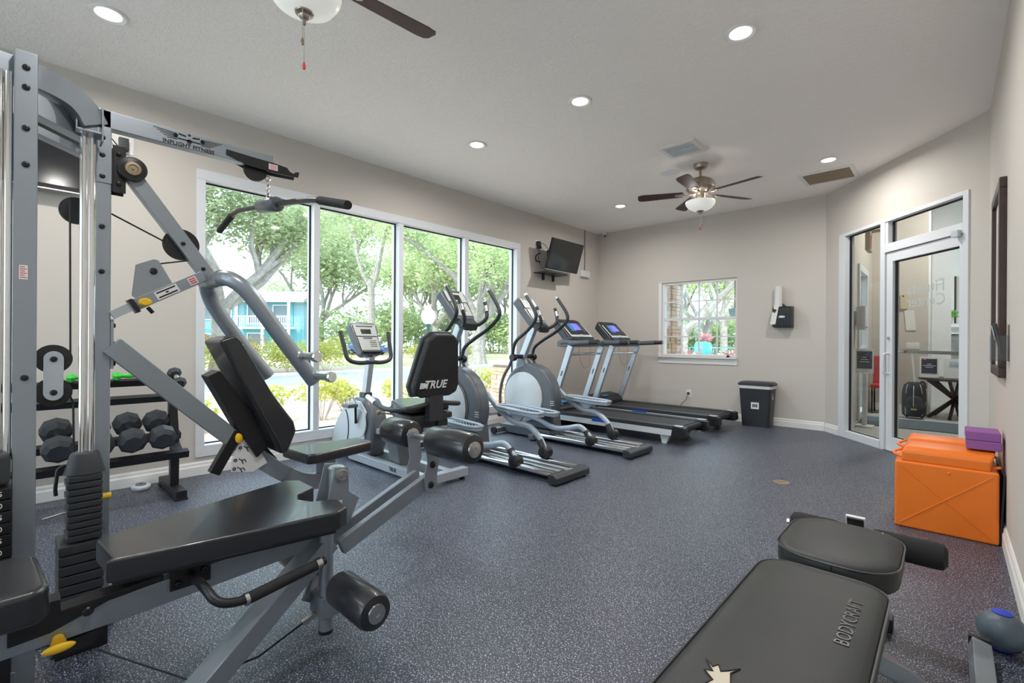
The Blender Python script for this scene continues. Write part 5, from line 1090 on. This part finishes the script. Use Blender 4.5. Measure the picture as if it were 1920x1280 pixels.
# table with crossed legs, two framed notices
t = thing('side_table', 'round dark table on crossed wooden legs in the lobby', 'table', (.06, 10.02, 0))
put('tabletop', B().lathe([(.40, .585), (.43, .592), (.43, .615), (.42, .622)], n=40), 'dark_wood', t)
for a in (20, 80, 140):
    c, s_ = math.cos(math.radians(a)), math.sin(math.radians(a))
    for k in (1, -1): put('leg', B().beam([(k * c * .33, k * s_ * .33, .59), (-k * c * .33, -k * s_ * .33, .0)], .035, .05), 'dark_wood', t, bevel=.003)
for x, l, m2, w_, h_ in ((-.235, 'white framed navy notice standing on the lobby table', 'poster_navy', .23, .33), (.055, 'white framed notice with a blue band on the lobby table', 'cyan_print', .24, .30)):
    t = thing('framed_notice', l, 'framed notice', (x, 9.94, .622)); b_ = put('notice_board', B().cbox((0, 0, h_ / 2), (w_, .012, h_), (math.radians(-6), 0, 0)), 'sticker_white', t)
    if m2 == 'poster_navy':
        put('notice_print', B().cbox((0, -.008, h_ / 2 + .015), (w_ - .045, .003, h_ - .10), (math.radians(-6), 0, 0)), m2, b_); put('notice_corner', B().prism([(-.09, -.014, h_ - .025), (-.02, -.014, h_ - .025), (-.055, -.014, h_ - .055)], (0, .002, 0)), 'pink_print', b_)
        for k, w2 in ((0, .15), (1, .05), (-1, .09)): put('print_line', B().cbox((0, -.012, h_ / 2 + .02 + k * .025), (w2, .002, .009)), 'print_white', b_)
    else:
        put('notice_print', B().cbox((0, -.009, .055), (w_ - .04, .003, .06)), m2, b_)
        for k in range(3): put('print_line', B().cbox((.0, -.010, .20 + k * .022), (.11, .002, .007)), 'cyan_print', b_)
    put('easel', B().beam([(0, .01, .2), (0, .07, .0)], .03, .006), 'black_plastic', t)
# fireplace
t = thing('fireplace', 'grey stone fireplace with white mantel shelf at the end of the lobby', 'fireplace', (.55, 12.15, 0))
put('surround', B().box((-.70, -.10, 0), (-.30, .24, 1.34)).box((-.30, -.10, 1.0), (.7, .24, 1.34)), 'fire_stone', t); put('mantel', B().box((-.73, -.24, 1.46), (.75, .24, 1.52)).box((-.68, -.14, 1.34), (.70, .24, 1.46)), 'lobby_white', t, bevel=.006); put('firebox', B().box((-.30, .0, .0), (.7, .24, 1.0)), 'black_plastic', t)
t = thing('potted_plant', 'small green plant in a white pot on the mantel', 'plant', (-.02, 12.02, 1.52))
put('pot', B().lathe([(.055, 0), (.075, .12), (.078, .13), (.065, .13)]), 'pot_white', t)
b = B(); rr_ = random.Random(5)
for k in range(150):
    a, e = rr_.random() * 2 * PI, rr_.random() * 1.3; r_ = .06 + rr_.random() * .10
    c = V(math.cos(a) * math.cos(e) * r_, math.sin(a) * math.cos(e) * r_, .13 + math.sin(e) * r_ * 1.0); d = c.normalized() * .03; w_ = d.cross(V(rr_.random(), rr_.random(), rr_.random())).normalized() * .016
    b.add([c - d, c + w_, c + d, c - w_], [(0, 1, 2, 3)])
q = put('foliage', b, 'leaf_pot', t, smooth=False); q['kind'] = 'stuff'
o = put('wall_baton', B().box((.06, 12.36, 1.55), (.09, 12.40, 2.45)), 'dark_wood', None); tag(o, 'narrow dark wood strip standing on the mantel behind the plant', 'wood strip')
ll = thing('lobby_fill_lamp', 'unseen round ceiling lamp added to brighten the lobby', 'ceiling light', (.3, 9.4, LC)); put('lamp_disc', B().lathe([(.22, 0), (.22, -.03), (.18, -.06), (.001, -.07)]), 'lamp_lens', ll)  # out of view, put in so that the lobby is bright
ld = bpy.data.lights.new('lobby_fill', 'AREA'); ld.shape = 'DISK'; ld.size = .4; ld.energy = 55; ld.color = (1, .96, .92); lo = bpy.data.objects.new('lobby_fill', ld); COL.objects.link(lo); lo.parent = ll; lo.location = (0, 0, -.08)

# ------------------------------------------------------------------ outdoors
GZ = -.34
struct('ground', B().box((-140, -60, GZ - .3), (30, 140, GZ)), 'dry_lawn', smooth=False)
struct('planting_bed', B().prism([(-13.2, -14, GZ), (-5.0, -14, GZ), (-5.0, 7.6, GZ), (-1.3, 7.6, GZ), (-1.3, 11.2, GZ), (-9.5, 11.2, GZ), (-13.0, 8.5, GZ)], (0, 0, .03)), 'mulch', smooth=False)
struct('bounce_slab', B().box((-12, -22, GZ), (6, -3.58, GZ + .25)), 'bounce_pale', smooth=False)  # unseen pale slab, added to bounce sunlight in through the front window
struct('road', B().prism([(-14.2, -40, GZ), (-14.2, 6, GZ), (-13.5, 9.5, GZ), (-11.5, 13, GZ), (-11.0, 24, GZ), (-13, 60, GZ), (-21, 60, GZ), (-19, 26, GZ), (-19.6, 16, GZ), (-19.6, -40, GZ)], (0, 0, .05)), 'asphalt', smooth=False)
b = B(); b.beam([(-13.9, -40, GZ + .07), (-13.9, 6, GZ + .07), (-13.2, 9.6, GZ + .07), (-11.2, 13, GZ + .07), (-10.7, 24, GZ + .07)], .45, .14); b.beam([(-19.9, -40, GZ + .07), (-19.9, 16, GZ + .07), (-19.3, 26, GZ + .07), (-21.3, 60, GZ + .07)], .45, .14)
struct('kerb', b, 'kerb_concrete', smooth=False)
struct('planting_bed_far', B().prism([(-27, -30, GZ), (-20.1, -30, GZ), (-20.1, 11, GZ), (-22, 13.5, GZ), (-27, 12, GZ)], (0, 0, .03)), 'mulch', smooth=False)

def leaves(b, rnd, c, rad, n, size, flat=.75):
    c = Vector(c)
    for _ in range(n):
        while True:
            p = Vector((rnd.uniform(-1, 1), rnd.uniform(-1, 1), rnd.uniform(-1, 1)))
            if p.length <= 1: break
        p = c + Vector((p.x * rad, p.y * rad, p.z * rad * flat))
        d = Vector((rnd.uniform(-1, 1), rnd.uniform(-1, 1), rnd.uniform(-.6, .6))).normalized() * size * rnd.uniform(.7, 1.3)
        w = d.cross(Vector((rnd.uniform(-1, 1), rnd.uniform(-1, 1), rnd.uniform(-1, 1)))).normalized() * size * .45
        o = len(b.v); b.v += [tuple(p - d), tuple(p + w), tuple(p + d), tuple(p - w)]; b.f.append((o, o + 1, o + 2, o + 3))
def tree(label, x, y, h, spread, r, seed, lm='leaf_oak', nleaf=2600, lsize=.16, fork=.32, trunks=4, bark='bark', grp='shade trees beyond the windows', lean=0.0):
    rnd = random.Random(seed); t = thing('shade_tree', label, 'tree', (x, y, GZ), rnd.random() * 6, grp)
    tips = []; tb = B()
    hf = h * fork
    tb.tube(spline([(0, 0, -.1), (lean * .2, .05, hf * .5), (lean * .4, 0, hf)], 4), r, 9, scales=[1.25, 1.1, 1.0, .95, .92, .9, .9, .9, .9])
    def grow(p, d, L, rad, lev):
        pts = [p]; dd = d.copy()
        for k in range(4):
            dd = (dd + Vector((rnd.uniform(-.3, .3), rnd.uniform(-.3, .3), rnd.uniform(-.05, .28)))).normalized(); pts.append(pts[-1] + dd * L / 4)
        tb.tube(pts, rad, 7 if lev < 2 else 5, scales=[1, .9, .8, .7, .58])
        if lev >= 2: tips.append(pts[-1]); tips.append(pts[2]); return
        for k in range(3):
            a = rnd.uniform(0, 2 * PI); q = pts[rnd.choice((2, 3, 4))]
            nd = (dd + Vector((math.cos(a), math.sin(a), rnd.uniform(-.15, .5))) * .8).normalized()
            grow(q, nd, L * rnd.uniform(.55, .75), rad * .55, lev + 1)
        tips.append(pts[-1])
    for k in range(trunks):
        a = 2 * PI * k / trunks + rnd.uniform(-.4, .4)
        grow(Vector((lean * .4, 0, hf * rnd.uniform(.85, 1))), Vector((math.cos(a) * spread / h * 1.3, math.sin(a) * spread / h * 1.3, 1)).normalized(), h * .42, r * .58, 0)
    put('trunk', tb, bark, t)
    lb = B(); per = max(4, int(nleaf * (3.6 if lsize < .2 else 1.9)) // len(tips))
    for p in tips: leaves(lb, rnd, p, h * .135, per, lsize * (.72 if lsize < .2 else 1))
    q = put('foliage', lb, lm, t, smooth=False); q['kind'] = 'stuff'
    return t
tree('spreading oak framed by the first window bay', -24, 6.5, 11, 9, .42, 1, 'leaf_oak', 5200, .17, .26, 5)
tree('tall slender tree left of the bike console, beyond the road', -30, 17.5, 13, 5, .26, 2, 'leaf_fresh', 4200, .18, .45, 3)
tree('broad oak behind the white globe lamp', -22, 20.5, 11.5, 9, .46, 3, 'leaf_fresh', 5600, .17, .24, 5)
tree('oak seen through the right-hand window bay', -19, 27, 12, 8, .34, 4, 'leaf_oak', 4800, .18, .34, 4)
tree('pinkish-trunked tree in front of the blue apartment house', -23.5, 4.0, 10, 5, .20, 5, 'leaf_blue', 3200, .16, .5, 3, 'bark_pink')
tree('near tree left of the first window bay', -17.6 - 3.5, -1.5, 11, 8, .36, 6, 'leaf_blue', 4200, .17, .3, 4)
for i, (x, y, h, m, l) in enumerate(((-44, 34, 15, 'leaf_fresh', 'far tree in the gap between the second and third window bays'), (-38, 44, 15, 'leaf_oak', 'far tree behind the globe lamp oak'), (-30, 46, 14, 'leaf_fresh', 'far tree behind the right-hand window bay'), (-52, 24, 16, 'leaf_oak', 'far tree behind the gable of the blue house'),
    (-62, 8, 17, 'leaf_blue', 'far tree rising over the roof of the blue house'), (-48, 50, 17, 'leaf_blue', 'farthest tree at the end of the lawn'), (-24, 58, 16, 'leaf_fresh', 'far tree at the right edge of the wide window'), (-56, 40, 17, 'leaf_fresh', 'far tree left of the tennis fence'), (-60, -6, 17, 'leaf_fresh', 'far tree at the left edge of the wide window'))):
    tree(l, x, y, h, 11, .4, 20 + i, m, 4200, .30, .22, 5, 'bark', 'far trees behind the lawn')
for i, (x, y, h, r_, m) in enumerate(((-50, 28, 6, 4.5, 'leaf_fresh'), (-47, 36, 6, 5, 'leaf_oak'), (-42, 42, 5.5, 4.5, 'leaf_fresh'), (-36, 48, 6, 5, 'leaf_blue'), (-30, 52, 5.5, 5, 'leaf_fresh'), (-52, 34, 7, 5, 'leaf_fresh'), (-23, 50, 5, 4.5, 'leaf_oak'), (-17, 52, 5, 4.5, 'leaf_fresh'), (-11, 52, 5, 4.5, 'leaf_oak'), (-40, 60, 8, 6, 'leaf_fresh'), (-62, 24, 9, 6, 'leaf_oak'), (-66, 12, 10, 6, 'leaf_fresh'), (-68, 0, 10, 6, 'leaf_oak'))):
    rnd = random.Random(300 + i); t = thing('woodland_thicket', 'pale green thicket filling the far background, ' + ('right of the blue house', 'between the second and third bays', 'behind the globe lamp', 'behind the third mullion', 'low behind the right-hand bay', 'beyond the thicket by the blue house', 'at the right jamb of the wide window', 'left in the back window', 'right in the back window', 'tallest one behind the third bay', 'over the gable of the blue house', 'over the middle roof of the blue house', 'over the left roof of the blue house')[i], 'thicket', (x, y, GZ), 0, 'far thickets')
    sb, lb = B(), B()
    for k in range(9):
        a = rnd.uniform(0, 2 * PI); q = rnd.uniform(.1, .85) * r_; tip = Vector((math.cos(a) * q, math.sin(a) * q, h * rnd.uniform(.25, .8)))
        sb.tube([(tip.x * .6, tip.y * .6, 0), (tip.x * .8, tip.y * .8, tip.z * .6), tip], .07, 5, scales=(1, .8, .5)); leaves(lb, rnd, tip, r_ * .5, 230, .30, .85)
    put('stems', sb, 'bark', t); q = put('foliage', lb, m, t, smooth=False); q['kind'] = 'stuff'
# beyond the small back window
tree('old oak with wide limbs outside the back window', -8.8, 20.8, 10, 11, .26, 41, 'leaf_fresh', 2200, .13, .22, 5, 'bark', 'trees outside the back window')
tree('young tree on the right outside the back window', -9.5, 28, 9, 6, .22, 42, 'leaf_fresh', 2600, .15, .3, 4, 'bark', 'trees outside the back window')
tree('pale tree far outside the back window', -15, 40, 12, 9, .3, 43, 'leaf_fresh', 3600, .24, .24, 5, 'bark', 'trees outside the back window')
tree('second pale tree far outside the back window', -8, 46, 13, 10, .3, 44, 'leaf_oak', 3600, .26, .22, 5, 'bark', 'trees outside the back window')

def shrub(label, x, y, h, rad, seed, lm, n=900, size=.055, grp='hedge shrubs', name='hedge_shrub', stems=7, z0=GZ):
    rnd = random.Random(seed); t = thing(name, label, 'shrub', (x, y, z0), 0, grp); sb, lb = B(), B()
    for k in range(stems):
        a = rnd.uniform(0, 2 * PI); q = rnd.uniform(.2, .8) * rad
        tip = Vector((math.cos(a) * q, math.sin(a) * q, h * rnd.uniform(.6, .95)))
        sb.tube([(tip.x * .15, tip.y * .15, -.02), (tip.x * .6, tip.y * .6, tip.z * .5), tip], .010, 5, scales=(1, .8, .5))
        leaves(lb, rnd, tip, rad * .55, n // stems, size, .9)
    put('stems', sb, 'bark_pink', t); q = put('foliage', lb, lm, t, smooth=False); q['kind'] = 'stuff'
    return t
names = ['at the left end of the near row', 'second from the left in the near row', 'third from the left in the near row', 'fourth in the near row, beside the second mullion', 'fifth in the near row, below the bike console', 'sixth in the near row, behind the bike mast', 'seventh in the near row, left of the backrest', 'last of the near row, behind the backrest']
for i, (x, y) in enumerate(((-8.6, 1.9), (-8.9, 3.0), (-8.4, 3.9), (-9.2, 4.8), (-8.8, 5.8), (-9.3, 6.8), (-8.9, 7.9), (-9.4, 9.0))):
    shrub('yellow-green shrub outside the window, ' + names[i], x, y, .50 + .10 * (i % 3), .42, 60 + i, 'leaf_hedge', 520, .05, 'yellow-green shrubs outside the window')
for i, y in enumerate((-2.5, -.6, 1.3, 3.2, 5.0, 6.8, 8.6, 10.4)):
    shrub(('clipped yellow-green hedge bush across the road, number %s from the left' % ('first', 'second', 'third', 'fourth', 'fifth', 'sixth', 'seventh', 'eighth')[i]).replace('number ', ''), -21.6 - (.3 if i % 2 else 0), y, 1.25, 1.15, 80 + i, 'leaf_hedge', 1200, .085, 'clipped hedge across the road', 'hedge_bush', 9)
for i, (x, y, l) in enumerate(((-24.6, 5.6, 'orange-leaved bush under the first window bay oak'), (-24.8, 7.6, 'orange-leaved bush right of another orange one across the road'), (-24.5, 2.4, 'orange-leaved bush left of the oak, across the road'))):
    shrub(l, x, y, 1.35, 1.1, 100 + i, 'leaf_orange', 900, .085, 'orange bushes across the road', 'orange_bush', 8)
for i, (x, y, l) in enumerate(((-34, 24, 'low yellow bush on the far lawn, left'), (-33, 29, 'low yellow bush on the far lawn behind the third bay'), (-26, 34, 'low yellow bush on the far lawn by the fence'))):
    shrub(l, x, y, .9, 1.3, 110 + i, 'leaf_hedge', 500, .11, 'low bushes on the far lawn', 'lawn_bush', 6)
# thin plant with red leaves outside the fourth bay
rnd = random.Random(9); t = thing('red_leaf_plant', 'thin-stemmed plant with red leaf clusters outside the right bay', 'plant', (-6.05, 5.05, GZ)); sb = B(); lbs = []
for k in range(9):
    a = rnd.uniform(0, 2 * PI); q = rnd.uniform(.05, .35); tip = Vector((math.cos(a) * q, math.sin(a) * q, rnd.uniform(.55, 1.15)))
    sb.tube(spline([(tip.x * .2, tip.y * .2, 0), (tip.x * .5 + .02, tip.y * .5, tip.z * .5), tip], 4), .005, 5)
    b = B(); leaves(b, rnd, tip, .06, 14, .03, 1); lbs.append(b)
    b2 = B(); leaves(b2, rnd, (tip.x * .7, tip.y * .7, tip.z * .65), .045, 8, .025, 1); lbs.append(b2)
put('stems', sb, 'bark_pink', t)
for b in lbs: put('leaf_cluster', b, 'leaf_red', t, smooth=False)
# globe lamp
t = thing('globe_lamp', 'white globe street lamp on a dark post across the garden', 'street lamp', (-12.0, 9.0, GZ))
put('post', B().lathe([(.10, 0), (.10, .15), (.06, .22), (.05, 1.9), (.08, 1.95), (.08, 2.02)]), 'post_green', t)
put('globe', B().lathe([(.09, 2.02), (.15, 2.06), (.215, 2.18), (.225, 2.30), (.19, 2.42), (.11, 2.49), (.08, 2.52), (.085, 2.56), (.045, 2.60), (.02, 2.68), (.001, 2.69)], n=28), 'globe_white', t)
# stacked-stone piers of the building
def pier(label, x0, x1, y0, y1, ztop, seed):
    rnd = random.Random(seed); t = thing('stone_pier', label, 'stone pier', ((x0 + x1) / 2, (y0 + y1) / 2, GZ), 0, 'stacked stone piers'); cx, cy = (x0 + x1) / 2, (y0 + y1) / 2
    hx, hy = (x1 - x0) / 2, (y1 - y0) / 2
    put('pier_core', B().box((-hx + .02, -hy + .02, 0), (hx - .02, hy - .02, ztop - GZ)), 'stone_joint', t)
    z = .01
    while z < ztop - GZ - .05:
        h = min(rnd.choice((.055, .07, .085)), ztop - GZ - z - .005)
        for side in range(4):
            L = hx if side % 2 == 0 else hy; s = -L
            while s < L - .03:
                w = min(rnd.uniform(.12, .26), L - s); e = rnd.uniform(.0, .018)
                if side == 0: lo, hi = (s + .004, -hy - e, z), (s + w - .004, -hy + .02, z + h - .006)
                elif side == 2: lo, hi = (s + .004, hy - .02, z), (s + w - .004, hy + e, z + h - .006)
                elif side == 1: lo, hi = (hx - .02, s + .004, z), (hx + e, s + w - .004, z + h - .006)
                else: lo, hi = (-hx - e, s + .004, z), (-hx + .02, s + w - .004, z + h - .006)
                put('stone', B().box(lo, hi), 'stone_tan' if rnd.random() < .6 else 'stone_rust', t, smooth=False); s += w
        z += h
    put('pier_cap', B().box((-hx - .05, -hy - .05, ztop - GZ), (hx + .05, hy + .05, ztop - GZ + .07)), 'stone_tan', t, bevel=.01)
pier('low stacked stone pier outside the right window bay', -6.25, -5.75, 6.15, 6.65, .72, 1)
pier('tall stacked stone pier at the left of the back window', -4.30, -3.76, 8.35, 8.85, 2.9, 2)
# red bushes, planter, lantern and fence outside the back window
for i, (x, y) in enumerate(((-4.3, 10.2), (-3.7, 10.0), (-3.15, 10.15), (-4.9, 10.6))):
    shrub('red flowering bush below the back window, %s from the right' % ('third', 'second', 'first', 'fourth')[i], x, y, 1.36, .36, 130 + i, 'leaf_red', 260, .045, 'red bushes under the back window', 'red_bush', 6)
t = thing('planter', 'round cyan planter with red flowers outside the back window', 'planter', (-4.8, 12.6, GZ))
put('pot', B().lathe([(.12, 1.06), (.18, 1.12), (.22, 1.26), (.22, 1.38), (.19, 1.50), (.16, 1.52)], n=28), 'planter_cyan', t); put('pedestal', B().lathe([(.20, 0), (.20, .06), (.10, .12), (.10, .98), (.14, 1.06)]), 'kerb_concrete', t)
b = B(); leaves(b, random.Random(8), (.06, 0, 1.62), .19, 120, .05, .7); put('flowers', b, 'leaf_red', t, smooth=False)
t = thing('hanging_lantern', 'grey dome lantern hanging outside the back window on the right', 'lantern', (-2.62, 8.25, 1.62)); put('dome', B().lathe([(.09, .10), (.095, .085), (.09, .02), (.06, -.03), (.02, -.05)], n=24), 'siding_pale', t); put('hanger', B().cyl((0, 0, .1), (0, 0, 1.585), .006), 'black_metal', t)
def fence(label, p0, p1, h, n, m='fence_green', grp='see-through fences'):
    t = thing('metal_fence', label, 'fence', (*p0, GZ), math.atan2(p1[1] - p0[1], p1[0] - p0[0]), grp); L = math.hypot(p1[0] - p0[0], p1[1] - p0[1])
    for k in range(n + 1): put('post', B().box((L * k / n - .03, -.03, 0), (L * k / n + .03, .03, h)), m, t, smooth=False)
    for z in (.12, h * .5, h - .05): put('rail', B().box((0, -.02, z), (L, .02, z + .05)), m, t, smooth=False)
    mb_ = None
    for k in range(n * 8): put('bar', B().box((L * k / (n * 8) - .008, -.008, .12), (L * k / (n * 8) + .008, .008, h - .05)), m, t, smooth=False)
fence('green tennis-court fence at the far end of the lawn', (-26.5, 37), (-21.0, 40), 3.2, 5)
fence('dark metal fence outside the back window', (-11.0, 21), (-5.0, 21), 1.3, 5)
struct('eave', B().box((-5.2, 7.46, 3.20), (-1.16, 8.55, 3.30)), 'house_trim', smooth=False)
# blue apartment house
ah = thing('apartment_house', 'two-storey blue apartment house with white balconies', 'building', (-46.3, 19.7, GZ), math.radians(-137))
# local x runs along the front to the left, front faces local +y
M_ = ah
W_ = 26.0; HH = 5.2
put('wall', B().box((0, -3.4, 0), (W_, 0, HH)), 'siding_blue', ah, smooth=False)
put('gable_wall', B().prism([(-.02, -3.4, HH), (-.02, 0, HH), (-.02, -1.7, HH + .9)], (.3, 0, 0)), 'siding_blue', ah, smooth=False)
put('roof', B().prism([(-.4, -3.9, HH), (-.4, .9, HH), (-.4, .9, HH + .15), (-.4, -1.5, HH + 1.2), (-.4, -3.9, HH + .15)], (W_ + .8, 0, 0)), 'roof_grey', ah, smooth=False)
put('fascia', B().box((-.4, .88, HH - .05), (W_ + .4, .95, HH + .2)), 'house_trim', ah, smooth=False)
for k in range(14): put('siding_board', B().box((.0, .0, .3 + k * .38), (W_, .03, .3 + k * .38 + .03)), 'siding_pale', ah, smooth=False)
for k in range(14): put('siding_board', B().box((-.03, -3.4, .3 + k * .38), (0, 0, .3 + k * .38 + .03)), 'siding_pale', ah, smooth=False)
put('lower_band', B().box((-.01, 0, 0), (W_, .05, 2.5)), 'siding_teal', ah, smooth=False)
for bx in (.8, 10.6, 19.5):
    bay = put('balcony_bay', B().box((bx, .02, 2.55), (bx + 5.2, 1.3, 2.75)).box((bx, .02, 0), (bx + 5.2, 1.3, .12)), 'house_trim', ah, smooth=False)
    for z0 in (0, 2.75):
        for k in range(3): put('column', B().box((bx + k * 2.5, 1.1, z0), (bx + k * 2.5 + .2, 1.3, z0 + 2.75)), 'house_trim', bay, smooth=False)
        put('handrail', B().box((bx, 1.18, z0 + .95), (bx + 5.2, 1.26, z0 + 1.05)), 'house_trim', bay, smooth=False)
        for k in range(24): put('baluster', B().box((bx + .1 + k * .21, 1.2, z0 + .1), (bx + .15 + k * .21, 1.25, z0 + .95)), 'house_trim', bay, smooth=False)
        put('recess', B().box((bx + .2, .04, z0 + .12), (bx + 5.0, .07, z0 + 2.45)), 'siding_teal', bay, smooth=False)
        for k in range(2):
            w = put('window', B().box((bx + .6 + k * 2.5, .06, z0 + .3), (bx + 2.2 + k * 2.5, .12, z0 + 2.2)), 'house_trim', ah, smooth=False); put('pane', B().box((bx + .7 + k * 2.5, .12, z0 + .4), (bx + 2.1 + k * 2.5, .13, z0 + 2.1)), 'house_glass', w, smooth=False)
for wx in (7.0, 8.8, 16.6):
    for z0 in (.7, 3.4):
        w = put('window', B().box((wx, .04, z0), (wx + 1.1, .1, z0 + 1.4)), 'house_trim', ah, smooth=False); put('pane', B().box((wx + .1, .1, z0 + .1), (wx + 1.0, .11, z0 + 1.3)), 'house_glass', w, smooth=False)
put('downpipe', B().box((6.4, .04, 0), (6.52, .14, HH)), 'siding_teal', ah, smooth=False)
# parked car far off
t = thing('parked_car', 'small dark blue car parked far off below the bike console', 'car', (-44.5, 25.5, GZ), math.radians(40))
put('car_body', B().prism([(-2.1, -.85, .3), (2.1, -.85, .3), (2.15, -.85, .75), (1.3, -.85, .9), (.7, -.85, 1.4), (-1.2, -.85, 1.42), (-1.9, -.85, .95), (-2.15, -.85, .85)], (0, 1.7, 0)), 'car_blue', t, bevel=.08)
put('car_glass', B().prism([(-1.6, -.87, .95), (1.05, -.87, .95), (.62, -.87, 1.33), (-1.15, -.87, 1.35)], (0, 1.74, 0)), 'house_glass', t)
for x in (-1.3, 1.3):
    for y in (-.8, .8): put('wheel', B().cyl((x, y - .1, .32), (x, y + .1, .32), .32), 'black_rubber', t)
